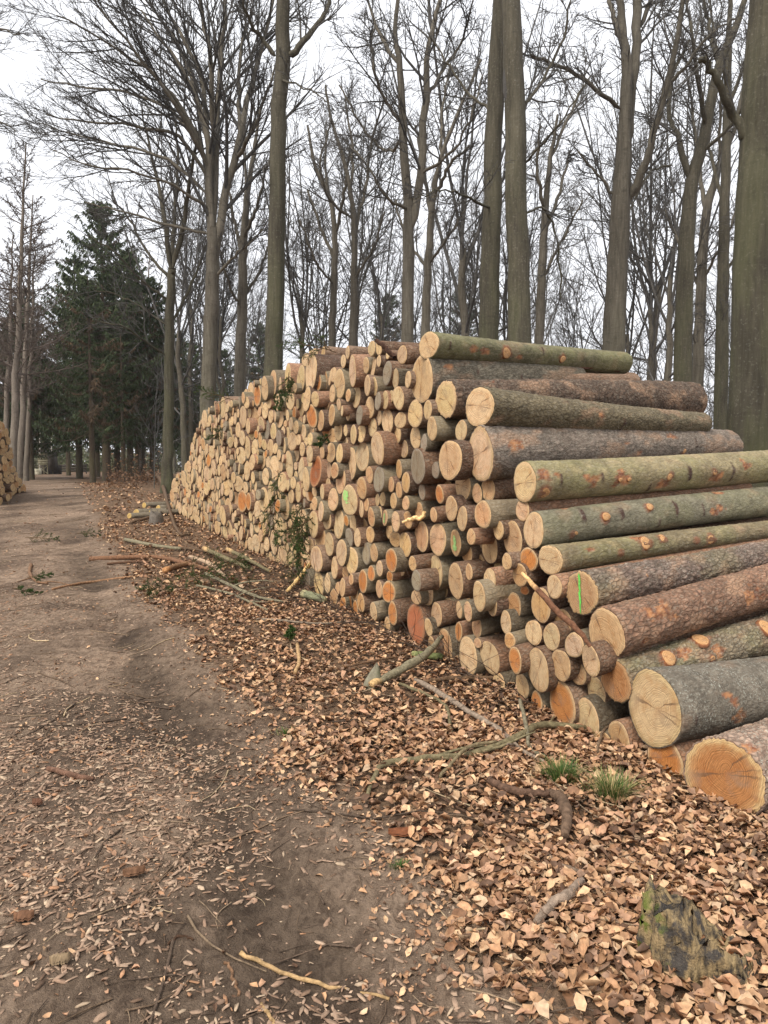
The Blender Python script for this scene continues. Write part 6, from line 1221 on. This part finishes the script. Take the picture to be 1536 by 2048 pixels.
# rotten stump
def stump():
    g = ghit(1385, 1925); rng = np.random.default_rng(5)
    K, J = 56, 22
    th = np.linspace(0, 2 * math.pi, K, endpoint=False)
    rx, ry = .150, .115
    prof = []
    for j in range(J):
        t = j / (J - 1)
        # slanted broken crown: tall on the left, running out on the right
        top = np.interp(np.cos(th), [-1, -.75, -.2, .25, .7, 1], [.195, .205, .16, .125, .06, .015])
        top = top + .022 * (vnoise(th * 5, th * 0 + 3, seed=8) - .5) * 2 + .012 * rng.normal(size=K)
        z = -.06 + (top + .06) * min(1, t / .72)
        f = 1.14 - .24 * t if t <= .72 else (1.14 - .24 * .72) * (1 - (t - .72) / .28 * .97)
        if t > .72: z = z - (.055 * ((t - .72) / .28)) * (1 + .6 * np.sin(th * 3))
        rr = 1 + .10 * np.sin(5 * th + 1) + .07 * np.sin(9 * th) + .10 * (vnoise(th * 8, th * 0 + t * 2.0, seed=4) - .5)
        skew = .055 * (1 - np.cos(th)) * 0
        x = np.cos(th) * rx * f * rr + .10 * np.clip(np.cos(th), 0, 1) * (1 - t) * 1.0
        y = np.sin(th) * ry * f * rr
        prof.append(np.stack([x, y, z], 1))
    V = np.concatenate(prof)
    V += rng.normal(0, .0022, V.shape)
    k = np.arange(K); Q = np.concatenate([np.stack([j * K + k, j * K + (k + 1) % K, (j + 1) * K + (k + 1) % K, (j + 1) * K + k], 1) for j in range(J - 1)])
    m, nt, b = mat_new('rotten_wood', .85, .25); N = NT(nt)
    ob = N.n('ShaderNodeTexCoord').outputs['Object']
    fib = N.noise(N.map(ob, (55, 55, 9)), 1.0, 4, .65, .5); big = N.noise(ob, 16, 4, .6); fine = N.noise(ob, 150, 3)
    col = N.mix(N.rng(fib, .34, .56), (.034, .028, .022), (.30, .215, .11))
    col = N.mix(N.rng(big, .50, .60), col, N.mix(fib, (.030, .027, .027), (.10, .085, .07)))
    col = N.mix(N.rng(fine, .6, .7, 0, .4), col, (.30, .22, .12))
    sep = N.n('ShaderNodeSeparateXYZ'); N.l(ob, sep.inputs[0])
    mo = N.math('MULTIPLY', N.rng(sep.outputs[0], -.10, -.15), N.rng(N.noise(ob, 22, 4), .52, .62))
    col = N.mix(mo, col, (.10, .13, .02))
    N.l(col, b.inputs['Base Color']); N.l(N.bump(N.math('ADD', fib, N.math('MULTIPLY', fine, .4)), 1.0, .014), b.inputs['Normal'])
    o = link('tree_stump', mesh_of('tree_stump', V, Q, m), None, g, 'rotten dark stump with yellowish streaks among the leaves', 'stump')
stump()
def old_stump():
    g = ghit(312, 1046); rng = np.random.default_rng(15); K = 14; th = np.arange(K) * 2 * math.pi / K
    ring = [np.stack([np.cos(th) * .15 * f * (1 + .15 * np.sin(3 * th)), np.sin(th) * .15 * f, z + .05 * rng.normal(size=K) * (z > .1)], 1) for f, z in ((1.35, -.05), (1.05, .08), (.9, .26), (.5, .24), (.02, .2))]
    V = np.concatenate(ring); k = np.arange(K); Q = np.concatenate([np.stack([j * K + k, j * K + (k + 1) % K, (j + 1) * K + (k + 1) % K, (j + 1) * K + k], 1) for j in range(4)])
    link('tree_stump', mesh_of('tree_stump', V, Q, m_flat('grey_stump', (.13, .11, .09), .35, 20, bump=.02)), None, g, 'small grey stump at the edge of the track before the far stack end', 'stump')
old_stump()
def stone():
    g = ghit(742, 1378); s = g[1] / F; rng = np.random.default_rng(2)
    K = 18; th = np.arange(K) * 2 * math.pi / K; rows_ = []
    for t in np.linspace(0, 1, 9):
        r = 19 * s * (1 - t) ** .75 * (1 + .25 * math.sin(t * 3.1)) + .002
        rr = r * (1 + .13 * np.cos(3 * th + 1 + t) + .06 * np.cos(5 * th))
        rows_.append(np.stack([np.cos(th) * rr + t * 12 * s, np.sin(th) * rr * .8, np.full(K, -.02 + t * 60 * s)], 1))
    V = np.concatenate(rows_) + rng.normal(0, .0015, (9 * K, 3)); k = np.arange(K)
    Q = np.concatenate([np.stack([j * K + k, j * K + (k + 1) % K, (j + 1) * K + (k + 1) % K, (j + 1) * K + k], 1) for j in range(8)])
    link('stone', mesh_of('stone', V, Q, m_flat('grey_stone', (.21, .19, .135), .25, 25, bump=.006, col2=(.14, .14, .085))), None, g, 'upright cone-shaped grey stone beside the broken branch', 'stone')
stone()
def bark_piece(px, py, wpx, hpx, lab, col, seed, rot=0.0):
    g = ghit(px, py); s = g[1] / F; rng = np.random.default_rng(seed)
    K, J = 16, 6
    u = np.linspace(-1, 1, K); v = np.linspace(-1, 1, J); U, W = np.meshgrid(u, v)
    wx = wpx * s / 2; wy = hpx * s * .9
    prof = (1 - np.abs(u) ** 2.2) ** .6 * (1 + .12 * rng.normal(size=K))
    X = U * wx; Yv = W * wy * prof[None]; Z = .016 * (1 - W ** 2) + .002 * rng.normal(size=U.shape) + .02
    V = np.stack([X * math.cos(rot) - Yv * math.sin(rot), X * math.sin(rot) + Yv * math.cos(rot), Z], -1).reshape(-1, 3)
    i, j = np.meshgrid(np.arange(K - 1), np.arange(J - 1)); q = (j * K + i).ravel(); Q = np.stack([q, q + 1, q + K + 1, q + K], 1)
    V2 = np.concatenate([V, V - [0, 0, .008]]); Q2 = np.concatenate([Q, Q[:, ::-1] + len(V)])
    T = np.tile(np.r_[srgb(*col), 1.], (len(V2), 1)); T[:, :3] *= rng.uniform(.5, .8, (len(V2), 1))
    link('bark_piece', mesh_of('bark_piece', V2, Q2, M_CHIP, T), None, g, lab, 'bark')
bark_piece(825, 1672, 100, 15, 'reddish torn bark slab lying on the leaves below the long branch', (128, 78, 50), 1, .05)
bark_piece(48, 1842, 40, 14, 'rust-brown bark piece at the left border', (128, 92, 68), 2, .2)
bark_piece(75, 1612, 22, 9, 'small reddish bark piece left of the stout brown stick', (112, 78, 60), 3)
bark_piece(120, 1930, 40, 12, 'broad grey brown bark flake near the bottom left', (150, 128, 100), 4, .3)
bark_piece(268, 1752, 44, 12, 'long rusty bark flake on the chips', (124, 90, 66), 5, .4)

# grass tufts
def tuft(px, py, wpx, hpx, n, label, seed, dry=.15, name='grass_tuft'):
    g = ghit(px, py); s = g[1] / F; rng = np.random.default_rng(seed)
    a = rng.uniform(0, 6.28, n); rad = np.abs(rng.normal(0, .35, n)) * wpx * s * .5
    base = np.stack([np.cos(a) * rad, np.sin(a) * rad * .7, np.full(n, -.01)], 1)
    base[:, 2] = gz(base[:, 0] + g[0], base[:, 1] + g[1]) - g[2] - .01
    L = hpx * s * rng.uniform(.5, 1.25, n); az = a + rng.normal(0, .9, n); out = rng.uniform(.15, .9, n)
    t = np.linspace(0, 1, 5)
    hor = (L * out)[:, None] * t ** 1.5; ver = L[:, None] * (t - .45 * out[:, None] * t ** 2.4)
    c = base[:, None] + np.stack([np.cos(az)[:, None] * hor, np.sin(az)[:, None] * hor, ver], -1)
    wd = (rng.uniform(.0011, .0022, n)[:, None] * (1 - t ** 2 * .95))[..., None]
    sd = np.stack([-np.sin(az), np.cos(az), np.zeros(n)], 1)[:, None]
    V = np.stack([c - sd * wd, c + sd * wd], 2).reshape(-1, 3)
    b = (np.arange(n) * 10)[:, None] + (np.arange(4) * 2)[None]; Q = np.stack([b, b + 1, b + 3, b + 2], -1).reshape(-1, 4)
    gr = np.array([.060, .115, .022]) * rng.uniform(.55, 1.4, (n, 1)); dr = np.array([.50, .38, .18]) * rng.uniform(.6, 1.1, (n, 1))
    col = np.where((rng.random(n) < dry)[:, None], dr, gr)
    T = np.concatenate([np.repeat(col, 10, 0), np.ones((n * 10, 1))], 1)
    o = link(name, None, None, g, label, 'grass')
    link('blades', mesh_of('blades', V, Q, M_GRASS, T), o, kind='stuff')
tuft(1122, 1568, 95, 62, 520, 'bright green grass tuft nearest the long greenish branch', 1, .12)
tuft(1222, 1604, 105, 72, 620, 'green grass tuft with dry straw, below the orange log ends', 2, .38)
tuft(800, 1735, 50, 22, 120, 'tiny low green tuft in the leaves below the reddish bark slab', 3, .1)
tuft(575, 1470, 60, 20, 160, 'small faint green tuft on the edge of the track', 4, .2)

# ------------------------------------------------------------------ spruce sprays
def sprig(origin, dirs, L, n_side, seed, label, dark=1.0):
    """flat spruce spray: stem with side shoots, each set with needles"""
    rng = np.random.default_rng(seed); P, R = [], []
    main = []; p = np.zeros(3); d = np.array(dirs, float); d /= np.linalg.norm(d)
    K = 8
    for k in range(K):
        main.append(p.copy()); d = d + rng.normal(0, .07, 3); d /= np.linalg.norm(d); p = p + d * L / (K - 1)
    main = np.array(main)[None]; mr = np.linspace(.006, .002, K)[None]
    s1 = spawn(main, mr, n_side, .08, 1, 48, .42, 5, -.03, .05, rng, tip=.0016); s2 = spawn(*s1, 4, .2, 1, 42, .5, 4, -.02, .05, rng, tip=.0012)
    V, Q = joinm([tubes(main, mr, 5), tubes(*s1, 4), tubes(*s2, 3)])
    o = link('spruce_spray', None, None, origin, label, 'spruce branch')
    link('stem', mesh_of('stem', V, Q, M_STICK, np.tile([.10, .06, .03, 1], (len(V), 1))), o)
    a = np.concatenate([s1[0][:, :-1].reshape(-1, 3), s2[0][:, :-1].reshape(-1, 3)]); b = np.concatenate([s1[0][:, 1:].reshape(-1, 3), s2[0][:, 1:].reshape(-1, 3)])
    m = 9; t = rng.random((len(a), m)); c = a[:, None] * (1 - t[..., None]) + b[:, None] * t[..., None]; dd = np.repeat((b - a)[:, None], m, 1)
    c = c.reshape(-1, 3); dd = dd.reshape(-1, 3); dd /= np.linalg.norm(dd, axis=1, keepdims=True) + 1e-9
    v = dd * .7 + rng.normal(0, .75, c.shape); v /= np.linalg.norm(v, axis=1, keepdims=True)
    w = np.cross(v, rng.normal(size=c.shape)); w /= np.linalg.norm(w, axis=1, keepdims=True)
    ln = rng.uniform(.014, .024, (len(c), 1)); q = np.stack([c - w * .0028, c + w * .0028, c + v * ln], 1)
    VV = q.reshape(-1, 3); col = np.array([.038, .068, .016]) * dark * rng.uniform(.6, 1.5, (len(c), 1))
    T = np.concatenate([np.repeat(col, 3, 0), np.ones((len(VV), 1))], 1)
    link('needles', mesh_of('needles', VV, np.arange(len(VV)).reshape(-1, 3), M_NEEDLE, T, None, False), o, kind='stuff')
for i, (x, y, d, L, n, lab) in enumerate((
        (345, 1172, (1, -.1, .12), .75, 22, 'green spruce spray lying flat left of the bowed branches'), (392, 1160, (.8, .5, .2), .8, 22, 'green spruce spray piled on the whitish peeled piece'),
        (420, 1172, (1, -.2, .1), .6, 18, 'green spruce spray tucked under the bowed grey branch'), (360, 1186, (-.4, -.6, .1), .5, 16, 'green spruce spray reaching onto the track edge'),
        (560, 1150, (.6, .5, .3), .7, 20, 'green spruce spray under the foot of the stack corner'), (585, 1168, (.3, -.7, .2), .55, 18, 'dark spruce spray just in front of the stack corner'),
        (578, 1300, (.1, .2, 1), .12, 12, 'tiny upright green sprig above the pale splinter'),
        (55, 1165, (1, .3, .02), .3, 10, 'green sprig by the curled stick at the left'), (25, 1190, (1, .2, .02), .3, 10, 'green sprig nearest the left border'),
        (50, 1082, (1, .1, .08), .6, 14, 'green sprig farther up the left of the track'), (150, 1075, (1, .1, .08), .5, 12, 'green sprig in the middle of the track'))):
    g = ghit(x, y); sprig(g + [0, 0, .07], d, L, n, 400 + i, lab)
for i, (x, y, Y, d, L, n, lab) in enumerate((
        (606, 1000, 9.2, (.05, -.25, -1), .55, 22, 'spruce spray hanging down the corner between the two faces'), (622, 1020, 8.75, (-.5, -.3, -.9), .5, 20, 'spruce spray hanging just right of the corner spray'),
        (598, 1058, 9.2, (.0, -.3, -1), .45, 18, 'lowest spruce spray hanging at the stack corner'), (632, 1030, 8.65, (-.7, -.2, -.45), .55, 14, 'spruce spray reaching sideways at the stack corner'),
        (545, 990, 11.0, (.0, -.3, -1), .7, 22, 'long dark spruce spray hanging in the middle of the far face'), (556, 940, 10.8, (.1, -.3, -1), .5, 16, 'thin spruce spray hanging above the long dark one'),
        (578, 745, 10.6, (-.1, -.4, -1), .45, 24, 'thick green spruce spray hanging from the stack top'), (566, 780, 10.5, (-.2, -.4, -.7), .35, 20, 'green spruce spray below the one hanging from the top'),
        (450, 852, 13.6, (-.5, -.4, -.5), .4, 18, 'green spruce spray lodged high in the far face'), (466, 800, 13.2, (-.8, -.3, .2), .6, 18, 'spruce spray sticking out of the top of the far face'), (662, 868, 8.1, (-.3, -.4, -.3), .25, 14, 'small green spray between log ends near the corner'), (672, 705, 8.8, (-.8, .2, .3), .6, 16, 'spruce spray lying on the top logs'))):
    sprig(at_depth(x, y, Y), d, L, n, 450 + i, lab)

# ------------------------------------------------------------------ leaf litter, bark flakes, twigs
def leaf_template(rng):
    """a curled dry beech leaf, 12 vertices in three rows"""
    t = np.array([0, .26, .66, 1.0]); wd = np.array([.03, .33, .33, .0])
    c1, c2, fold = rng.uniform(-.7, 1.3), rng.uniform(-.4, .8), rng.uniform(.1, 1.15)
    z = c1 * (t - .5) ** 2 * 1.3 + c2 * .2 * np.sin(t * 5)
    V = []
    for s in (-1, 0, 1):
        for k in range(4):
            V.append((t[k] - .5, s * wd[k] * (1 - .35 * fold), z[k] + abs(s) * wd[k] * fold + s * .25 * wd[k] * math.sin(k * 1.4 + c1 * 5) + rng.normal(0, .04)))
    Q = []
    for r_ in (0, 4):
        for k in range(3): Q.append((r_ + k, r_ + k + 1, r_ + 4 + k + 1, r_ + 4 + k))
    return np.array(V), np.array(Q)
TR = np.random.default_rng(12)
LT = [leaf_template(TR) for _ in range(14)]
LEAFC = np.array([.98, .93, .86]) * np.array([(.43, .265, .155), (.54, .37, .23), (.34, .20, .115), (.22, .12, .068), (.40, .24, .155), (.12, .068, .042), (.47, .34, .23), (.28, .18, .125)])
LEAFP = np.array([.16, .12, .17, .15, .13, .15, .06, .06])
def rot_basis(n, rng, tilt):
    yaw = rng.uniform(0, 6.28, n); nx_, ny_ = rng.normal(0, tilt, n), rng.normal(0, tilt, n)
    Z = np.stack([nx_, ny_, np.ones(n)], 1); Z /= np.linalg.norm(Z, axis=1, keepdims=True)
    X = np.stack([np.cos(yaw), np.sin(yaw), np.zeros(n)], 1); X -= Z * (X * Z).sum(1, keepdims=True); X /= np.linalg.norm(X, axis=1, keepdims=True)
    return X, np.cross(Z, X), Z
def scatter(x, y, size, tilt, rng, templates, cols, lift):
    vs, qs, ts, o = [], [], [], 0
    n = len(x); z = gz(x, y) + lift; X, Yb, Z = rot_basis(n, rng, tilt); ti = rng.integers(0, len(templates), n)
    for k, (V, Q) in enumerate(templates):
        m = ti == k; c = m.sum()
        if not c: continue
        P = np.stack([x[m], y[m], z[m]], 1)[:, None] + size[m][:, None, None] * (V[None, :, :1] * X[m][:, None] + V[None, :, 1:2] * Yb[m][:, None] + V[None, :, 2:3] * Z[m][:, None])
        vs.append(P.reshape(-1, 3)); qs.append((np.arange(c)[:, None, None] * len(V) + Q[None] + o).reshape(-1, Q.shape[1]))
        ts.append(np.repeat(cols[m], len(V), 0)); o += c * len(V)
    T = np.concatenate(ts); T = np.concatenate([T, np.ones((len(T), 1))], 1)
    return np.concatenate(vs), np.concatenate(qs), T
def face_x(Y):                                   # foot of the stack
    return np.where(Y < 9, 1.51 - .427 * (Y - 3.25), -1.81 - .4994 * (Y - 11.75))
def sample(n, ylo, yhi, rng, power, left=1.0):
    u = rng.random(n); Y = (ylo ** power + u * (yhi ** power - ylo ** power)) ** (1 / power)
    half = Y * .56 + .3
    return rng.uniform(-left, 1, n) * half, Y
def leaves():
    rng = np.random.default_rng(31); xs, ys, sz = [], [], []
    for n, lo, hi, p, s in ((50000, 1.5, 4.2, 1.0, .042), (58000, 3.6, 9.0, 1.0, .044), (24000, 8, 17, 1.1, .062), (16000, 16, 34, 1.2, .090)):
        x, y = sample(n, lo, hi, rng, p)
        m = litter_mask(x, y)
        den = .36 + .64 * np.clip((fbm(x * 1.6, y * 1.6, oct=3, seed=71) - .36) / .22, 0, 1)
        pth = np.where(y > 10, .035, .008) + .012 * (fbm(x * 2, y * 2, oct=2, seed=81) > .55)
        keep = (rng.random(n) < np.maximum(m * den, pth)) & (x < face_x(y) + .35 + .2 * (y > 9)) 
        keep |= (rng.random(n) < .9) & (y < 3.0) & (x > face_x(y)) & (m > .5)
        xs.append(x[keep]); ys.append(y[keep]); sz.append(s * rng.uniform(.4, 1.45, keep.sum()) * np.where(m[keep] > .4, 1, .6))
    x, y, s = map(np.concatenate, (xs, ys, sz))
    col = LEAFC[rng.choice(len(LEAFC), len(x), p=LEAFP)] * rng.uniform(.8, 1.2, (len(x), 1))
    up = np.where(litter_mask(x, y) > .5, rng.uniform(.002, .045, len(x)), .006)
    order_ = np.argsort(x * x + y * y)
    big = order_[np.linspace(0, 1500, 260).astype(int)]
    mask = np.ones(len(x), bool); mask[big] = False
    V, Q, T = scatter(x[mask], y[mask], s[mask], .32, rng, LT, col[mask], up[mask])
    link('leaf_litter', mesh_of('leaf_litter', V, Q, M_LEAF, T), ground_o, kind='stuff')
    # the nearest leaves one by one
    ms = []
    for k in range(10):
        Vt, Qt = LT[k]
        for c in range(4): ms.append(mesh_of('fallen_leaf', Vt, Qt, M_LEAF, np.tile(np.r_[LEAFC[(k + 2 * c) % 8], 1.], (len(Vt), 1))))
    for i in big:
        o = link('fallen_leaf', ms[rng.integers(len(ms))], ground_o, (x[i], y[i], float(gz(x[i], y[i])) + .018 + up[i] * .7))
        o.scale = (s[i],) * 3; o.rotation_euler = (rng.normal(0, .4), rng.normal(0, .4), rng.uniform(0, 6.28))
leaves()

def chip_template(rng):
    K = 6; th = np.linspace(0, 2 * math.pi, K, endpoint=False) + rng.uniform(0, .4, K)
    a, b = .5, rng.uniform(.10, .24)
    ring = np.stack([np.cos(th) * a * rng.uniform(.75, 1.1, K), np.sin(th) * b * rng.uniform(.7, 1.15, K), rng.normal(0, .03, K)], 1)
    V = np.concatenate([ring, ring * [.95, .92, 1] + [0, 0, .07]])
    Q = [(k, (k + 1) % K, K + (k + 1) % K, K + k) for k in range(K)] + [(K, K + 1, K + 2, K + 3), (K, K + 3, K + 4, K + 5), (K, K + 5, K, K)]
    Q = [q for q in Q if len(set(q)) == 4]
    return V, np.array([q for q in Q if len(set(q)) == 4])
CT = [chip_template(TR) for _ in range(12)]
CRUMB = [(np.array([(-.5, 0, 0), (0, -.28, 0), (.5, .05, 0), (.05, .3, 0), (0, 0, .2)]) * TR.uniform(.7, 1.2, (5, 3)), np.array([(0, 1, 4, 4), (1, 2, 4, 4), (2, 3, 4, 4), (3, 0, 4, 4)])[:, :3]) for _ in range(6)]
CHIPC = np.array([(.31, .21, .145), (.24, .155, .105), (.37, .26, .18), (.15, .095, .062), (.33, .18, .10), (.43, .32, .22)])
def chips():
    rng = np.random.default_rng(41); xs, ys, sz = [], [], []
    for n, lo, hi, s in ((20000, 1.7, 4.2, .034), (26000, 3.8, 9, .032), (14000, 8, 22, .045), (70000, 1.7, 10, .012)):
        x, y = sample(n, lo, hi, rng, 1.0, 1.3)
        sd = x - path_right(y)
        a = np.clip((fbm(x * 1.7 + 3, y * 1.3, oct=3, seed=91) - .30) / .2, 0, 1)
        band = np.exp(-((sd + .95) / .42) ** 2) * (y < 5) * 1.25 + np.exp(-((sd + 1.9) / .7) ** 2) * .8 + .16
        band = band + .4 * (y > 6) * np.exp(-((sd + 2.4) / 1.0) ** 2)
        keep = (rng.random(n) < np.clip(a * band, 0, 1) * .95 + .05) & (sd < .25)
        xs.append(x[keep]); ys.append(y[keep]); sz.append(s * rng.uniform(.45, 1.5, keep.sum()))
    x, y, s = map(np.concatenate, (xs, ys, sz))
    col = CHIPC[rng.choice(6, len(x), p=(.27, .26, .14, .17, .08, .08))] * rng.uniform(.75, 1.2, (len(x), 1))
    order_ = np.argsort(x * x + y * y - s * 60)
    big = order_[:200]; mask = np.ones(len(x), bool); mask[big] = False
    mk = mask & (s >= .017); V, Q, T = scatter(x[mk], y[mk], s[mk], .20, rng, CT, col[mk], np.full(mk.sum(), .003))
    link('bark_flakes', mesh_of('bark_flakes', V, Q, M_CHIP, T, None, False), path_o, kind='stuff')
    mk = mask & (s < .017); V, Q, T = scatter(x[mk], y[mk], s[mk], .20, rng, CRUMB, col[mk], np.full(mk.sum(), .002))
    link('bark_crumbs', mesh_of('bark_crumbs', V, Q, M_CHIP, T, None, False), path_o, kind='stuff')
    ms = [mesh_of('bark_flake', CT[k][0], CT[k][1], M_CHIP, np.tile(np.r_[CHIPC[(k + c) % 6], 1.], (len(CT[k][0]), 1)), None, False) for k in range(12) for c in range(3)]
    for i in big:
        o = link('bark_flake', ms[rng.integers(len(ms))], path_o, (x[i], y[i], float(gz(x[i], y[i])) + .004))
        o.scale = (s[i],) * 3; o.rotation_euler = (rng.normal(0, .15), rng.normal(0, .15), rng.uniform(0, 6.28))
chips()

def twigs():
    rng = np.random.default_rng(51); N = 2600
    x, y = sample(N, 1.7, 20, rng, 1.05)
    ok = (x < face_x(y) + .1); x, y = x[ok], y[ok]; N = len(x)
    K = 5; L = rng.lognormal(math.log(.13), .6, N); a = rng.uniform(0, 6.28, N)
    t = np.linspace(-.5, .5, K); bend = rng.normal(0, .25, N)
    X = x[:, None] + L[:, None] * (np.cos(a)[:, None] * t - np.sin(a)[:, None] * bend[:, None] * t ** 2 * 2)
    Y = y[:, None] + L[:, None] * (np.sin(a)[:, None] * t + np.cos(a)[:, None] * bend[:, None] * t ** 2 * 2)
    Z = gz(X, Y) + .006 + np.where(litter_mask(X, Y) > .5, .028, 0.0)
    R = np.clip(L * .014, .0015, .006)[:, None] * (1 - .5 * (t + .5))[None]
    V, Q = tubes(np.stack([X, Y, Z], -1), R, 4)
    c = np.array([(.17, .115, .075), (.10, .07, .05), (.30, .215, .14), (.45, .34, .21)])[rng.choice(4, N, p=(.4, .3, .2, .1))] * rng.uniform(.7, 1.2, (N, 1))
    T = np.concatenate([np.repeat(c, K * 4, 0), np.ones((N * K * 4, 1))], 1)
    link('twig_litter', mesh_of('twig_litter', V, Q, M_STICK, T), ground_o, kind='stuff')
    # tangled thin brush along the foot of the stack
    N = 520; y = np.where(rng.random(N) < .5, rng.uniform(4.5, 9.0, N), rng.normal(9.6, 1.1, N)); x = np.where(rng.random(N) < .5, face_x(y) + rng.normal(-.12, .16, N), face_x(y) - rng.uniform(.0, 1.5, N) * (y > 8)); K = 7; L = rng.uniform(.3, .9, N)
    P = np.empty((N, K, 3)); P[:, 0] = np.stack([x, y, gz(x, y) + .02], 1); d = np.stack([rng.normal(-.2, .7, N), rng.normal(0, .7, N), rng.uniform(.0, .45, N)], 1); d /= np.linalg.norm(d, axis=1, keepdims=True)
    for k in range(1, K):
        d = d + rng.normal(0, .16, (N, 3)) + [0, 0, -.06]; d /= np.linalg.norm(d, axis=1, keepdims=True); P[:, k] = P[:, k - 1] + d * (L / (K - 1))[:, None]
        P[:, k, 2] = np.maximum(P[:, k, 2], gz(P[:, k, 0], P[:, k, 1]) + .01)
    R = rng.uniform(.0018, .004, N)[:, None] * (1 - .6 * np.linspace(0, 1, K))[None]
    V, Q = tubes(P, R, 4); T = np.tile([.085, .06, .045, 1.], (len(V), 1))
    link('brush_litter', mesh_of('brush_litter', V, Q, M_STICK, T), ground_o, kind='stuff')
twigs()
# young beech leaves still on low brush at the wood edge
def rusty_leaves():
    rng = np.random.default_rng(61); N = 2600
    Y = rng.uniform(27, 46, N); px = rng.uniform(215, 345, N); X = (px - 768) / F * Y
    cl = fbm(X * .6, Y * .6, oct=2, seed=95); k = cl > .47; X, Y = X[k], Y[k]; n = len(X)
    s = rng.uniform(.07, .12, n); Xb, Yb, Zb = rot_basis(n, rng, 1.2); z = ground(Y) + rng.gamma(1.6, .22, n)
    Vt, Qt = LT[3]
    P = np.stack([X, Y, z], 1)[:, None] + s[:, None, None] * (Vt[None, :, :1] * Xb[:, None] + Vt[None, :, 1:2] * Yb[:, None] + Vt[None, :, 2:3] * Zb[:, None])
    Q = (np.arange(n)[:, None, None] * len(Vt) + Qt[None]).reshape(-1, 4)
    col = np.array([.22, .125, .07]) * rng.uniform(.5, 1.2, (n, 1)); T = np.concatenate([np.repeat(col, len(Vt), 0), np.ones((n * len(Vt), 1))], 1)
    link('low_brush', mesh_of('low_brush', P.reshape(-1, 3), Q, M_LEAF, T), kind='stuff', label='rusty-leaved low brush at the foot of the spruces', cat='brush')
rusty_leaves()

# ------------------------------------------------------------------ damp spring air between the trees
HAZE = 0.0004
hz = mesh_of('haze', [(x, y, z) for z in (-1.2, 42) for y in (-45, 330) for x in (-250, 250)], np.array([(0, 2, 3, 1), (4, 5, 7, 6), (0, 1, 5, 4), (1, 3, 7, 5), (3, 2, 6, 7), (2, 0, 4, 6)]), None, smooth=False)
hm = bpy.data.materials.new('haze'); hm.use_nodes = True; hm.node_tree.nodes.clear()
ho = hm.node_tree.nodes.new('ShaderNodeOutputMaterial'); hv = hm.node_tree.nodes.new('ShaderNodeVolumePrincipled')
hv.inputs['Density'].default_value = HAZE; hv.inputs['Color'].default_value = (.92, .94, .97, 1); hv.inputs['Anisotropy'].default_value = .2
hm.node_tree.links.new(hv.outputs[0], ho.inputs['Volume'])
hz.materials.append(hm)
link('haze', hz, kind='stuff', label='pale damp air between the trees', cat='haze')
